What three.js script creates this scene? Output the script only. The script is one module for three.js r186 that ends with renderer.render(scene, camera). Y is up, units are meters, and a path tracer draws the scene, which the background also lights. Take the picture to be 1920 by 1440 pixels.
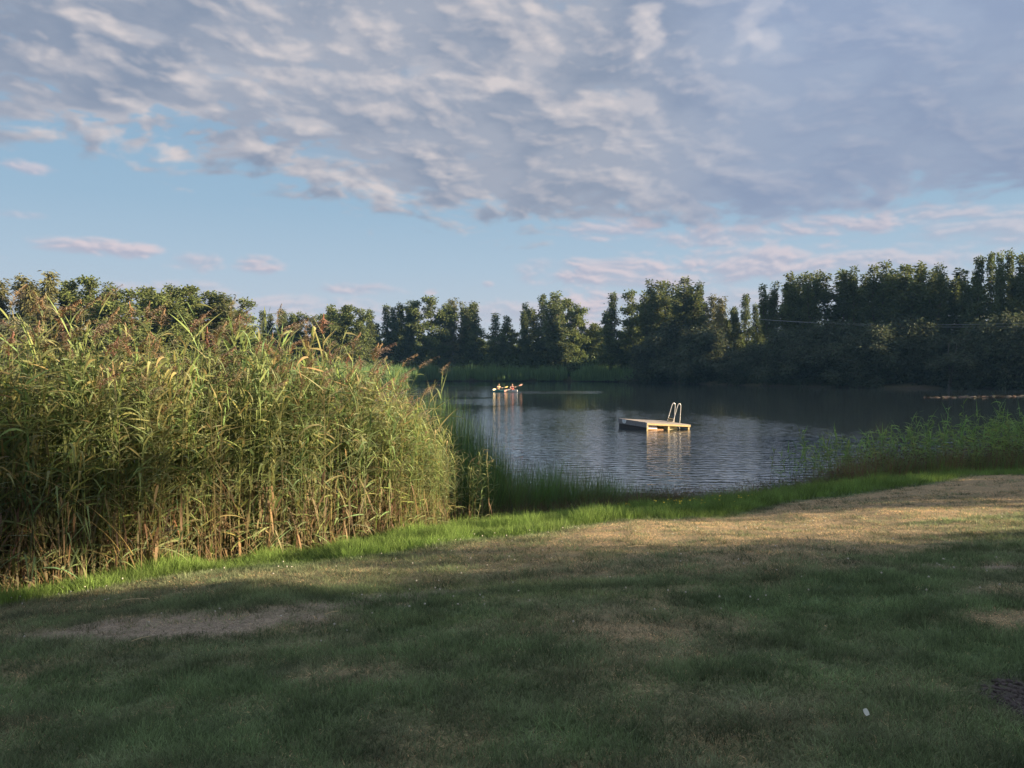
import * as THREE from 'three';
import { mergeGeometries } from 'three/addons/utils/BufferGeometryUtils.js';
import { MarchingCubes } from 'three/addons/objects/MarchingCubes.js';

// ---------------------------------------------------------------- camera, light, exposure
const renderer = new THREE.WebGLRenderer({ antialias: true });
renderer.setSize(1024, 768);
renderer.toneMapping = THREE.LinearToneMapping;
renderer.toneMappingExposure = 4.2;
renderer.shadowMap.enabled = true;
const scene = new THREE.Scene();
const EYE = 2.8;                                                     // metres above the lake
const camera = new THREE.PerspectiveCamera(51, 4 / 3, 0.1, 3000);
camera.position.set(0, EYE, 0);
camera.lookAt(0, EYE - Math.tan(1.14 * Math.PI / 180), -1);
scene.add(camera);

const SUN = new THREE.Vector3(1, Math.tan(13.5 * Math.PI / 180), 0.22).normalize();   // low in the west, off to the right
const sun = new THREE.DirectionalLight(new THREE.Color().setRGB(1.0, 0.77, 0.50), 5);
sun.position.copy(SUN).multiplyScalar(200);
sun.castShadow = true;
sun.shadow.mapSize.set(4096, 4096);
sun.shadow.radius = 1;
Object.assign(sun.shadow.camera, { left: -200, right: 200, top: 200, bottom: -200, near: 1, far: 600 });
scene.add(sun);

// ---------------------------------------------------------------- noise
function rng(seed) { let a = seed >>> 0; return () => { a = (a + 0x6D2B79F5) | 0; let t = Math.imul(a ^ (a >>> 15), 1 | a); t = (t + Math.imul(t ^ (t >>> 7), 61 | t)) ^ t; return ((t ^ (t >>> 14)) >>> 0) / 4294967296; }; }
const PERM = new Uint8Array(512), GX = new Float32Array(256), GY = new Float32Array(256);
{ const r = rng(11), p = [...Array(256).keys()]; for (let i = 255; i > 0; i--) { const j = Math.floor(r() * (i + 1)); [p[i], p[j]] = [p[j], p[i]]; }
  for (let i = 0; i < 512; i++) PERM[i] = p[i & 255]; for (let i = 0; i < 256; i++) { const a = r() * 6.2831853; GX[i] = Math.cos(a); GY[i] = Math.sin(a); } }
function noise(x, y) {                                               // gradient noise, about -0.7..0.7
  const xi = Math.floor(x), yi = Math.floor(y), fx = x - xi, fy = y - yi, X = xi & 255, Y = yi & 255;
  const u = fx * fx * fx * (fx * (fx * 6 - 15) + 10), v = fy * fy * fy * (fy * (fy * 6 - 15) + 10);
  const a = PERM[PERM[X] + Y], b = PERM[PERM[X + 1 & 255] + Y], c = PERM[PERM[X] + (Y + 1 & 255)], d = PERM[PERM[X + 1 & 255] + (Y + 1 & 255)];
  const n0 = GX[a] * fx + GY[a] * fy, n1 = GX[b] * (fx - 1) + GY[b] * fy, n2 = GX[c] * fx + GY[c] * (fy - 1), n3 = GX[d] * (fx - 1) + GY[d] * (fy - 1);
  const t0 = n0 + (n1 - n0) * u, t1 = n2 + (n3 - n2) * u; return (t0 + (t1 - t0) * v) * 1.4;
}
function fbm(x, y, o = 5, gain = 0.5) { let s = 0, a = 1, n = 0; for (let i = 0; i < o; i++) { s += a * noise(x, y); n += a; a *= gain; const t = x * 1.7 - y * 1.06 + 17.3; y = x * 1.06 + y * 1.7 - 5.1; x = t; } return s / n; }
const clamp = (x, a = 0, b = 1) => Math.min(b, Math.max(a, x));
const smooth = (a, b, x) => { const t = clamp((x - a) / (b - a)); return t * t * (3 - 2 * t); };
const lerp = (a, b, t) => a + (b - a) * t;
const table = (pts, x) => { if (x <= pts[0][0]) return pts[0][1]; for (let i = 1; i < pts.length; i++) if (x <= pts[i][0]) { const [a, b] = [pts[i - 1], pts[i]]; return lerp(a[1], b[1], (x - a[0]) / (b[0] - a[0])); } return pts[pts.length - 1][1]; };

// ---------------------------------------------------------------- sky: air and clouds, computed for every direction
{
  const W = 4096, H = 2048, data = new Float32Array(W * H * 4), DEG = 180 / Math.PI, GAIN = 0.235;
  // lower edge of the large cloud sheet: azimuth (degrees, right positive) -> elevation
  const edge = [[-180, 13], [-90, 15], [-50, 15.5], [-32.4, 13.6], [-27, 13.9], [-22, 13.0], [-18, 12.7], [-13, 11.6], [-8, 11.2], [-4, 10.5], [2, 10.0], [8, 9.9], [14, 9.2], [20, 9.6], [26, 10.2], [30, 10.6], [36, 10.3], [90, 11], [180, 13]];
  // single clouds: azimuth, elevation, half width, half height, density
  const puffs = [[-31, 12.0, 1.6, .45, .75], [-32, 9.2, 1.6, .25, .4], [-26.6, 7.5, 3.4, .62, 1.0], [-21.4, 6.9, 1.7, .62, .8], [-17.4, 6.8, 1.6, .62, .95], [-10.8, 5.4, 3.0, .42, .75], [-5.7, 5.35, 0.45, .25, .8], [-1.7, 5.9, .4, .22, .6],
    [-23, 4.9, 4.5, .8, .5], [-15, 3.9, 5.5, 1.1, .62], [-6, 3.6, 5, .8, .5], [-.5, 3.9, 3.6, .8, .6], [5.2, 4.4, 2.2, 1.5, 1.0], [4.2, 3.2, 2.0, 1.2, .9], [2.2, 7.2, 1.6, .5, .4], [9, 6.6, 7.0, 1.15, .95], [17, 6.9, 6.5, 1.3, .9], [24, 6.8, 6.5, 1.0, .7], [14, 4.6, 8, .8, .55], [7, 9.6, 3.2, .8, .8], [15, 8.9, 5, .75, .8], [22, 9.3, 5, .7, .9], [28, 9.6, 3.6, .5, .7], [32, 8.6, 5, 1.3, .6], [26, 5.6, 8, .8, .4], [-40, 6, 6, 1, .6], [44, 7, 7, 1.4, .7], [62, 6, 8, 1, .6], [-70, 7, 8, 1.2, .6]];
  // the places where the sun catches the sheet from below: azimuth, elevation, half width, half height, strength
  const glows = [[8.7, 22.6, 1.3, 1.6, 1.0], [6.6, 18.4, 3.4, .75, .8], [-2.4, 18.8, 2.2, .8, 1.0], [.8, 21.0, 2.6, 1.0, .5], [-14.8, 16.2, 2.6, .65, .8], [-15.3, 20.9, 3.0, .7, .55], [-19.3, 18.7, 2.2, .8, .5], [-11.2, 21.8, 1.6, 1.2, .5], [16.4, 21.6, 1.1, 1.7, .6], [18.0, 20.8, 1.0, .7, .5], [-25.5, 20.2, 2.6, .5, .6], [-29.6, 18.2, 2.8, .6, .6], [-23.6, 16.3, 3.2, .6, .7], [-28, 15.6, 3, .5, .5], [-5.2, 19.9, 1.4, .9, .5], [9.6, 17.4, .9, .7, .4], [13.8, 13.9, 1.3, .7, .4], [-2, 23.6, 3, .6, .3], [-20, 14.2, 3.2, .5, .5], [-13, 12.6, 3, .45, .5], [-8, 11.9, 2.4, .4, .5], [50, 19, 4, 1.2, .6], [-60, 20, 5, 1.2, .6], [110, 30, 9, 3, .5], [-110, 28, 9, 3, .5], [170, 25, 9, 3, .5]];
  function sky(x, y, z, out, o) {
    const el = Math.asin(clamp(y, -1, 1)) * DEG, az = Math.atan2(x, -z) * DEG, e = Math.max(el, 0);
    // clear air
    let r = table([[0, .58], [3, .525], [7, .425], [11, .335], [16, .275], [30, .19], [90, .13]], e), g = table([[0, .595], [3, .59], [7, .555], [11, .495], [16, .445], [30, .34], [90, .25]], e), b = table([[0, .66], [3, .67], [7, .68], [11, .65], [16, .62], [30, .56], [90, .46]], e);
    const wx = fbm(az * .09 + 3, e * .2 - 8, 3), wz = fbm(az * .09 - 13, e * .2 + 4, 3);
    const a = az * .165 + wx * .22, c = e * .34 + az * .03 + wz * .22;
    const n = fbm(a, c, 6, .5), n2 = fbm(a + .11, c + .15, 6, .5), big = fbm(a * .4 + 31, c * .42 + 9, 3);
    const fine = fbm(az * .42 + wx * 1.2 + 5, e * 1.25 + wz * 1.2, 5, .55), fine2 = fbm(az * .42 + .11 + wx * 1.2 + 5, e * 1.25 + .22 + wz * 1.2, 5, .55);
    // the sheet
    const right = smooth(4, 20, az) * smooth(75, 50, az), d = e - table(edge, az);
    const broken = smooth(-6, -17, az) * smooth(8.5, 1.5, d) * smooth(-80, -45, az);
    let cov = smooth(-1.0, 1.5, d + fine * 3.4 + n * 1.4 - broken * .1);
    cov *= 1 - broken * smooth(-.12, -.36, n + fine * .6) * .9;
    if (d > 4) cov *= 1 - .25 * smooth(.30, .55, -n) * (1 - right);
    const thick = smooth(-.35, .42, n * .9 + big * .8 + (fine - .1) * .25), thin = smooth(2.2, 0, d + fine * 3);
    let glow = 0;
    for (const [ga, ge, hw, hh, k] of glows) { const u = (az - ga + wx * 3) / hw, v = (e - ge + wz * 1.2) / hh, q = u * u + v * v; if (q < 4) glow += k * smooth(1.9, .0, q + fine * 1.8 - (n - n2) * 2.5); }
    let lit = clamp(.06 + (n - n2) * 1.9 + (fine - fine2) * .6 + thin * .22 - big * .25, 0, 1) * (1 - .45 * right) + glow * .7;
    lit = clamp(lit);
    const cr = lerp(lerp(.37, .258, thick), lerp(.33, .275, thick), right), cg = lerp(lerp(.41, .316, thick), lerp(.40, .345, thick), right), cb = lerp(lerp(.50, .425, thick), lerp(.535, .49, thick), right);
    const lr = lerp(.76, .60, right), lg = lerp(.69, .60, right), lb = lerp(.68, .66, right), lk = lit * .78;
    const up = 1 + .12 * smooth(14, 24, el) * right + .85 * smooth(25, 58, el);   // cloud brightened, mostly overhead out of view, to add skylight on the shaded lawn
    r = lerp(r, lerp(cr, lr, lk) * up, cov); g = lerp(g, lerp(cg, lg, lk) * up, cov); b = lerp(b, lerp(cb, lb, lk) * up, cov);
    // single clouds below the sheet
    let den = 0, top = 0;
    for (const [pa, pe, hw, hh, k] of puffs) {
      const u = (az - pa) / hw, v = (e - pe) / hh; if (Math.abs(u) > 2 || Math.abs(v) > 2.4) continue;
      const rr = u * u + v * v * (v < 0 ? 1.5 : 1), f = k * smooth(1.7, -.2, rr - fine * 2.0); if (f > den) { den = f; top = clamp(.5 + v * .32 + u * .12 + (fine - fine2) * 1.6); }
    }
    if (den > 0) { den *= 1 - cov * .4; const l = smooth(.12, 1.05, top); r = lerp(r, lerp(.45, .74, l), den * .85); g = lerp(g, lerp(.45, .63, l), den * .85); b = lerp(b, lerp(.555, .66, l), den * .85); }
    out[o] = r * GAIN; out[o + 1] = g * GAIN; out[o + 2] = b * GAIN; out[o + 3] = 1;
  }
  const put = (col, row, buf, o) => { const up = ((row + .5) / H - .5) * Math.PI, a = ((col + .5) / W - .5) * 2 * Math.PI, c = Math.cos(up); sky(c * Math.cos(a), Math.sin(up), c * Math.sin(a), buf, o); };
  // far from the view a coarser grid of the same sky is enough
  const S = 8, CW = W / S + 1, CH = H / 2 / S + 2, coarse = new Float32Array(CW * CH * 4);
  for (let j = 0; j < CH; j++) for (let i = 0; i < CW; i++) put((i * S) % W, Math.min(H - 1, H / 2 + j * S), coarse, (j * CW + i) * 4);
  for (let row = H / 2; row < H; row++) for (let col = 0; col < W; col++) {
    const o = (row * W + col) * 4, el = ((row + .5) / H - .5) * 180, az = ((col + .5) / W) * 360 - 90;   // az 0 = straight ahead
    if (Math.abs(az) < 44 && el < 34) { put(col, row, data, o); continue; }
    const u = col / S, v = (row - H / 2) / S, i = Math.floor(u), j = Math.floor(v), fu = u - i, fv = v - j;
    for (let c = 0; c < 4; c++) data[o + c] = lerp(lerp(coarse[(j * CW + i) * 4 + c], coarse[(j * CW + i + 1) * 4 + c], fu), lerp(coarse[((j + 1) * CW + i) * 4 + c], coarse[((j + 1) * CW + i + 1) * 4 + c], fu), fv);
  }
  for (let row = 0; row < H / 2; row++) for (let col = 0; col < W; col++) { const o = (row * W + col) * 4; data[o] = .026; data[o + 1] = .028; data[o + 2] = .022; data[o + 3] = 1; }
  const tex = new THREE.DataTexture(data, W, H, THREE.RGBAFormat, THREE.FloatType);
  tex.mapping = THREE.EquirectangularReflectionMapping;
  tex.magFilter = tex.minFilter = THREE.LinearFilter;
  tex.needsUpdate = true;
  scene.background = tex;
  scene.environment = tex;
}

// ---------------------------------------------------------------- naming helpers
const taken = new Map();
function numbered(name) { const n = taken.get(name) || 0; taken.set(name, n + 1); return n ? name + '_' + String(n).padStart(3, '0') : name; }
function tag(o, label, category, group, kind) { if (label) o.userData.label = label; if (category) o.userData.category = category; if (group) o.userData.group = group; if (kind) o.userData.kind = kind; return o; }
function top(o, name) { o.name = numbered(name); scene.add(o); return o; }
function part(name, geometry, material, parent) { const m = new THREE.Mesh(geometry, material); m.name = name; m.castShadow = m.receiveShadow = true; parent.add(m); return m; }
const rgb = (r, g, b) => new THREE.Color().setRGB(r, g, b);

// ---------------------------------------------------------------- the lake and the land round it
const SHORE = [[-30, 14], [-18, 2.5], [-10.5, -4.6], [-7.2, -8.4], [-4.4, -10.8], [-1.2, -13.4], [1.6, -14.7], [3.6, -15.9], [6.8, -17.7], [12.5, -20.3], [24, -26], [60, -38], [100, -48], [150, -66], [150, -88], [100, -99], [67, -107], [54, -111], [46, -117], [39.4, -124], [34, -134], [30, -146], [24, -160], [12, -168], [-1, -170], [-20, -170], [-25, -152], [-27, -130], [-22, -106], [-29, -94], [-44, -83], [-60, -74], [-62, -40], [-45, 0]];
function shoreDistance(x, z) {                                       // positive on land, negative over the lake
  let best = 1e9, inside = false;
  for (let i = 0, j = SHORE.length - 1; i < SHORE.length; j = i++) {
    const [ax, az] = SHORE[j], [bx, bz] = SHORE[i], dx = bx - ax, dz = bz - az, t = clamp(((x - ax) * dx + (z - az) * dz) / (dx * dx + dz * dz));
    const ex = x - ax - t * dx, ez = z - az - t * dz, d = ex * ex + ez * ez; if (d < best) best = d;
    if ((az > z) !== (bz > z) && x < (bx - ax) * (z - az) / (bz - az) + ax) inside = !inside;
  }
  return (inside ? -1 : 1) * Math.sqrt(best);
}
function height(x, z) {
  let s = shoreDistance(x, z);
  const near = Math.hypot(x, z) < 60;
  if (near) s += noise(x * .33, z * .33) * .35 + noise(x * 1.1 + 9, z * 1.1) * .12;
  if (s < 0) return Math.max(-2.2, s * .28);
  let h = .9 * (1 - Math.exp(-s / 3)) + .03 * Math.min(s, 14);
  if (near) h += (noise(x * .5 + 40, z * .5) * .05 + noise(x * 1.9, z * 1.9 + 7) * .018) * smooth(.3, 2, s);
  return h;
}
// what the lawn is made of at a place: lush = fresh green, dry = straw, bare = earth, all 0..1
const patches = [[-2.6, -6.0, 1.15, .32, 'bare', .85], [-1.55, -6.45, .7, .22, 'bare', .7], [-.9, -6.75, .55, .13, 'bare', .9], [-1.75, -6.75, 1.3, .4, 'lush', .45], [2.25, -5.9, .9, .5, 'lush', 1.0], [2.95, -6.35, .6, .32, 'lush', .9], [1.1, -6.5, 1.2, .4, 'lush', .35], [4.05, -7.05, .55, .14, 'bare', .8], [3.3, -5.3, .5, .2, 'dry', .7], [.55, -5.2, .6, .25, 'dry', .4], [-.9, -4.7, .5, .3, 'dry', .5], [2.72, -3.95, .34, .30, 'soil', 1.0],
  [-2.6, -4.6, .8, .4, 'lush', .6], [-.2, -4.9, .9, .4, 'lush', .45], [.25, -3.6, .5, .25, 'lush', .6], [-1.6, -3.9, .8, .3, 'lush', .5], [1.4, -4.4, .6, .3, 'lush', .5], [4.9, -9.3, .5, .14, 'lush', .5], [5.9, -9.6, .5, .12, 'lush', .4]];
function lawn(x, z) {
  const s = shoreDistance(x, z) + noise(x * .45, z * .45 + 3) * .5 + noise(x * 1.6, z * 1.6) * .15;
  // seen with the reeds: a green strip follows the wet edge, a straw-coloured band lies above it
  const n1 = fbm(x * .55 + 2, z * .75 - 4, 4), n2 = fbm(x * 2.1, z * 2.4 + 11, 3);
  const w = table([[-4, 2.2], [-2.5, 2.7], [-1, 3.2], [.5, 3.7], [2, 3.3], [4.5, 2.9], [9, 2.3]], x), strip = smooth(-.3, .25, s) * smooth(w + .45, w - .25, s);
  const band = smooth(w - .1, w + .6, s) * lerp(smooth(w + 2.6, w + 1.0, s), smooth(w + 5.2, w + 3.2, s), smooth(-2, 4, x));
  let lush = .60 + n1 * .8 + n2 * .4, dry = .20 - n1 * .75 + n2 * .4, bare = 0, soil = 0;
  lush = lerp(lush, lerp(.34, .14, smooth(-1.5, 1.5, x)) + n2 * .35 + n1 * .2, band * .85); dry = lerp(dry, lerp(.50, .84, smooth(-1.5, 1.5, x)) + n1 * .3 - n2 * .2, band * .95);  // left of the band coloured less straw, standing in for shade missing there
  lush = lerp(lush, 1.15, strip); dry = lerp(dry, 0, strip);
  for (const [px, pz, a, b, kind, k] of patches) {
    const q = ((x - px) / a) ** 2 + ((z - pz) / b) ** 2; if (q > 3) continue;
    const f = k * smooth(1.5, .25, q + n2 * 1.4 + n1 * .6);
    if (kind === 'lush') { lush = lerp(lush, 1.05, f); dry *= 1 - f; } else if (kind === 'dry') { dry = lerp(dry, 1, f); lush *= 1 - f; } else if (kind === 'bare') { bare = Math.max(bare, f); lush *= 1 - f; } else { soil = Math.max(soil, f); lush *= 1 - f; dry *= 1 - f; }
  }
  return { s, lush: clamp(lush), dry: clamp(dry), bare, soil, strip };
}
const mixc = (a, b, t) => [lerp(a[0], b[0], t), lerp(a[1], b[1], t), lerp(a[2], b[2], t)];
{
  const span = (a, b, step) => { const o = []; for (let v = a; v < b - 1e-6; v += step) o.push(v); return o; };
  const xs = [-2600, -1400, -700, -400, -260, ...span(-200, -16, 4), ...span(-16, 20, .22), ...span(20, 200, 4), 200, 260, 400, 700, 1400, 2600];
  const zs = [-2600, -1400, -700, -400, -280, ...span(-230, -30, 3.5), ...span(-30, -1, .22), ...span(-1, 40, 2), 40, 80, 160, 300, 700, 1400, 2600];
  const nx = xs.length, nz = zs.length, pos = new Float32Array(nx * nz * 3), col = new Float32Array(nx * nz * 3), uv = new Float32Array(nx * nz * 2), idx = [];
  for (let j = 0; j < nz; j++) for (let i = 0; i < nx; i++) {
    const x = xs[i], z = zs[j], k = j * nx + i, h = height(x, z); pos.set([x, h, z], k * 3); uv.set([x / 3, z / 3], k * 2);
    let c;
    if (Math.hypot(x, z) < 45) {
      const L = lawn(x, z);
      c = mixc([.165, .178, .110], [.105, .185, .068], L.lush); c = mixc(c, [.54, .375, .205], L.dry * .85); c = mixc(c, [.40, .32, .25], L.bare); c = mixc(c, [.065, .055, .052], L.soil);
      c = mixc([.045, .036, .024], c, smooth(-.1, .5, L.s));
    } else { const t = clamp(.5 + fbm(x * .03, z * .03, 3)); c = mixc([.10, .12, .04], [.20, .18, .07], t); const s = shoreDistance(x, z); c = mixc([.07, .052, .04], c, smooth(.2, 2.5, s)); }
    col.set(c, k * 3);
  }
  for (let j = 0; j < nz - 1; j++) for (let i = 0; i < nx - 1; i++) { const a = j * nx + i; idx.push(a, a + nx, a + 1, a + 1, a + nx, a + nx + 1); }
  const g = new THREE.BufferGeometry();
  g.setAttribute('position', new THREE.BufferAttribute(pos, 3)); g.setAttribute('color', new THREE.BufferAttribute(col, 3)); g.setAttribute('uv', new THREE.BufferAttribute(uv, 2)); g.setIndex(idx); g.computeVertexNormals();
  const N = 512, d = new Uint8Array(N * N * 4), b = new Uint8Array(N * N * 4), r = rng(5), grain = new Float32Array(N * N);
  for (let i = 0; i < N * N; i++) grain[i] = r();
  for (let k = 0; k < 26000; k++) { const x = Math.floor(r() * N), y = Math.floor(r() * N), a = r() * 6.28, l = 4 + r() * 10, v = r(); for (let t = 0; t < l; t++) { const X = (Math.round(x + Math.cos(a) * t) + N) % N, Y = (Math.round(y + Math.sin(a) * t) + N) % N; grain[Y * N + X] = lerp(grain[Y * N + X], v, .8); } }
  for (let i = 0; i < N * N; i++) { const v = 150 + grain[i] * 105; d.set([v, v, v * .97, 255], i * 4); b.set([grain[i] * 255, grain[i] * 255, grain[i] * 255, 255], i * 4); }
  const T = (a, srgb) => { const t = new THREE.DataTexture(a, N, N); t.wrapS = t.wrapT = THREE.RepeatWrapping; t.magFilter = THREE.LinearFilter; if (srgb) t.colorSpace = THREE.SRGBColorSpace; t.needsUpdate = true; return t; };
  const m = new THREE.MeshStandardMaterial({ vertexColors: true, roughness: 1, map: T(d, true), bumpMap: T(b), bumpScale: .012 });
  const ground = top(new THREE.Mesh(g, m), 'ground'); ground.receiveShadow = true;
  tag(ground, 'mown lawn and banks of patchy green and straw-dry turf round the lake', 'ground', null, 'structure');
}

// ---------------------------------------------------------------- water: one sheet, ruffled by the wind in some places and slick in others
{
  const N = 1024, TILE = 6, r = rng(21), hx = new Float32Array(N * N), hz = new Float32Array(N * N), waves = [];
  for (let i = 0; i < 110; i++) {                                     // periodic waves, crests roughly across the view
    const L = .075 * Math.pow(10, r() * .95), k = TILE / L, a = (r() + r() + r() - 1.5) * .85, kx = Math.round(k * Math.sin(a)), kz = Math.round(k * Math.cos(a)); if (!kx && !kz) continue;
    waves.push([kx, kz, r() * 6.283, Math.pow(L, .25)]);
  }
  const cosT = new Float32Array(N); for (let i = 0; i < N; i++) cosT[i] = Math.cos(i / N * 2 * Math.PI);
  let ms = 0;
  for (const [kx, kz, ph, w] of waves) { const p = Math.round(ph / 6.283 * N), kk = Math.hypot(kx, kz), sx = w * kx / kk, sz = w * kz / kk; for (let j = 0; j < N; j++) for (let i = 0; i < N; i++) { const c = cosT[((kx * i + kz * j + p) % N + N) % N]; hx[j * N + i] += sx * c; hz[j * N + i] += sz * c; } }
  for (let i = 0; i < N * N; i++) ms += hx[i] * hx[i] + hz[i] * hz[i];
  const f = .052 / Math.sqrt(ms / (N * N)), d = new Uint8Array(N * N * 4);
  for (let i = 0; i < N * N; i++) { const x = -hx[i] * f, y = -hz[i] * f, l = 1 / Math.hypot(x, y, 1); d.set([Math.round((x * l * .5 + .5) * 255), Math.round((y * l * .5 + .5) * 255), Math.round((l * .5 + .5) * 255), 255], i * 4); }
  const t = new THREE.DataTexture(d, N, N); t.wrapS = t.wrapT = THREE.RepeatWrapping; t.magFilter = THREE.LinearFilter; t.needsUpdate = true;
  const mats = [[.10, .03], [.28, .05], [.55, .075], [.85, .095], [1.15, .115]].map(([s, rough]) => new THREE.MeshPhysicalMaterial({ color: rgb(.020, .029, .035), roughness: rough, ior: 1.9, normalMap: t, normalScale: new THREE.Vector2(s, s) }));
  const span = (a, b, step) => { const o = []; for (let v = a; v < b - 1e-6; v += step) o.push(v); return o; };
  const xs = [-66, ...span(-60, -30, 3), ...span(-30, 70, .6), ...span(70, 152, 4), 152], zs = [...span(-174, -60, 1.2), ...span(-60, -12, .45), ...span(-12, 16, 2), 16], nx = xs.length;
  const pos = [], uv = [], lists = mats.map(() => []);
  for (const z of zs) for (const x of xs) { pos.push(x, 0, z); uv.push(x / TILE, z / TILE); }
  function ruffle(x, z) {
    const D = Math.hypot(x, z), a = x / -z, n = fbm(x * .05, z * .022 + 7, 3), m = fbm(x * .16 + 5, z * .06, 3);
    let v = smooth(lerp(57, 42, smooth(-.05, .6, a)) + n * 16 + 6, lerp(57, 42, smooth(-.05, .6, a)) + n * 16 - 9, D) * (.68 + .5 * m);
    v = Math.max(v, smooth(.06, -.03, a + n * .05) * smooth(56, 64, D) * smooth(128, 112, D + n * 10) * (.62 + .5 * m));   // a breeze off the reeds
    v = Math.max(v, smooth(7, 3, Math.abs(D - 93 + n * 6)) * smooth(.125, .09, a + m * .03) * smooth(-.06, .0, a) * .9);   // the bright streak past the canoes
    v *= 1 - .75 * smooth(3, 1, Math.abs(D - 77 - n * 10)) * smooth(.02, -.03, a);
    return Math.max(v, .04 + .08 * smooth(-.1, .4, m));
  }
  const dither = rng(8);
  for (let j = 0; j < zs.length - 1; j++) for (let i = 0; i < nx - 1; i++) {
    const a = j * nx + i, cx = (xs[i] + xs[i + 1]) / 2, cz = (zs[j] + zs[j + 1]) / 2;
    for (const tri of [[a, a + nx, a + 1], [a + 1, a + nx, a + nx + 1]]) lists[clamp(Math.floor(ruffle(cx, cz) * 4.4 + dither() * .9), 0, 4)].push(...tri);
  }
  const g = new THREE.BufferGeometry();
  g.setAttribute('position', new THREE.Float32BufferAttribute(pos, 3)); g.setAttribute('uv', new THREE.Float32BufferAttribute(uv, 2));
  g.setIndex(lists.flat()); let at = 0; lists.forEach((l, k) => { g.addGroup(at, l.length, k); at += l.length; }); g.computeVertexNormals();
  const water = top(new THREE.Mesh(g, mats), 'water'); water.receiveShadow = true;
  tag(water, 'dark lake water with wind ripples reflecting the trees and the cloudy sky', 'lake', null, 'structure');
}

// ---------------------------------------------------------------- trees
const leafMat = (c, t = .35) => new THREE.MeshPhysicalMaterial({ color: c, vertexColors: true, roughness: 1, transmission: t, thickness: 0, side: THREE.DoubleSide, specularIntensity: .3 });
const barkDark = new THREE.MeshStandardMaterial({ color: rgb(.085, .065, .048), roughness: 1 }), barkPale = new THREE.MeshStandardMaterial({ color: rgb(.20, .18, .15), roughness: 1 });
class Leaves {                                                       // many small folded leaf sprays in one geometry
  constructor() { this.p = []; this.c = []; }
  add(x, y, z, len, wid, dx, dy, dz, r, col) {                       // a spray along (dx,dy,dz)
    let ux = r() - .5, uy = r() - .5, uz = r() - .5; const k = ux * dx + uy * dy + uz * dz; ux -= k * dx; uy -= k * dy; uz -= k * dz; const l = wid / (Math.hypot(ux, uy, uz) || 1); ux *= l; uy *= l; uz *= l;
    const mx = x + dx * len * .45, my = y + dy * len * .45, mz = z + dz * len * .45, ex = x + dx * len, ey = y + dy * len - len * .12, ez = z + dz * len;
    this.p.push(x, y, z, mx + ux, my + uy, mz + uz, ex, ey, ez, x, y, z, ex, ey, ez, mx - ux, my - uy + wid * .2, mz - uz);
    for (let i = 0; i < 6; i++) this.c.push(col[0], col[1], col[2]);
  }
  geometry() { const g = new THREE.BufferGeometry(); g.setAttribute('position', new THREE.Float32BufferAttribute(this.p, 3)); g.setAttribute('color', new THREE.Float32BufferAttribute(this.c, 3)); return g; }
}
function limb(points, r0, r1, sides = 6) {                           // tapered tube through points
  const n = points.length, pos = [], idx = [];
  for (let i = 0; i < n; i++) {
    const a = points[Math.max(0, i - 1)], b = points[Math.min(n - 1, i + 1)], t = new THREE.Vector3().subVectors(b, a).normalize(), u = new THREE.Vector3(-t.z, .01, t.x).cross(t); if (u.lengthSq() < 1e-4) u.set(1, 0, 0).cross(t); u.normalize();
    const v = new THREE.Vector3().crossVectors(t, u), R = lerp(r0, r1, i / (n - 1));
    for (let k = 0; k < sides; k++) { const an = k / sides * 6.28318, c = Math.cos(an) * R, s = Math.sin(an) * R; pos.push(points[i].x + u.x * c + v.x * s, points[i].y + u.y * c + v.y * s, points[i].z + u.z * c + v.z * s); }
  }
  for (let i = 0; i < n - 1; i++) for (let k = 0; k < sides; k++) { const a = i * sides + k, b = i * sides + (k + 1) % sides; idx.push(a, b, a + sides, b, b + sides, a + sides); }
  const g = new THREE.BufferGeometry(); g.setAttribute('position', new THREE.Float32BufferAttribute(pos, 3)); g.setIndex(idx); g.computeVertexNormals(); return g;
}
const V = (x, y, z) => new THREE.Vector3(x, y, z);
// kinds of crown, all for a tree of height 1 and half width about 1 (scaled when placed): t0 where the crown starts, out() the outline
const KINDS = {
  poplar: { h: 17, R: 2.6, t0: .05, n: 96, rise: [.85, 1.5], out: (t) => (.58 + .44 * Math.sin(Math.min(1, t * 1.02) * Math.PI * .9)) * (1 - .88 * smooth(.66, 1.04, t)), spray: [.30, .11], clump: .42, per: 56, leaders: 4, tall: 1.5, col: [.082, .116, .040] },
  alder: { h: 15, R: 3.0, t0: .04, n: 92, rise: [.1, .8], out: (t) => Math.pow(1 - t, .85) * (.85 + .3 * Math.min(1, t * 4)) + .05, spray: [.30, .115], clump: .45, per: 56, leaders: 2, tall: 1.15, col: [.072, .106, .038] },
  oak: { h: 13, R: 3.8, t0: .03, n: 110, rise: [.15, 1.05], out: (t) => Math.sqrt(Math.max(.02, 1 - Math.pow(Math.abs(t - .33) / .68, 1.75))), spray: [.31, .12], clump: .52, per: 56, leaders: 3, col: [.090, .132, .040] },
  birch: { h: 16, R: 2.6, t0: .10, n: 84, rise: [.5, 1.2], out: (t) => Math.pow(1 - t, .6) * (.6 + .55 * Math.min(1, t * 3)) + .06, spray: [.42, .08], clump: .46, per: 44, leaders: 2, droop: 1.1, col: [.105, .122, .050] },
  willow: { h: 7, R: 3.6, t0: .01, n: 125, rise: [.15, 1.0], out: (t) => Math.sqrt(Math.max(.05, 1 - Math.pow(Math.abs(t - .25) / .77, 2.2))), spray: [.42, .085], clump: .68, per: 70, leaders: 6, droop: .6, col: [.056, .080, .044] },
};
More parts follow.
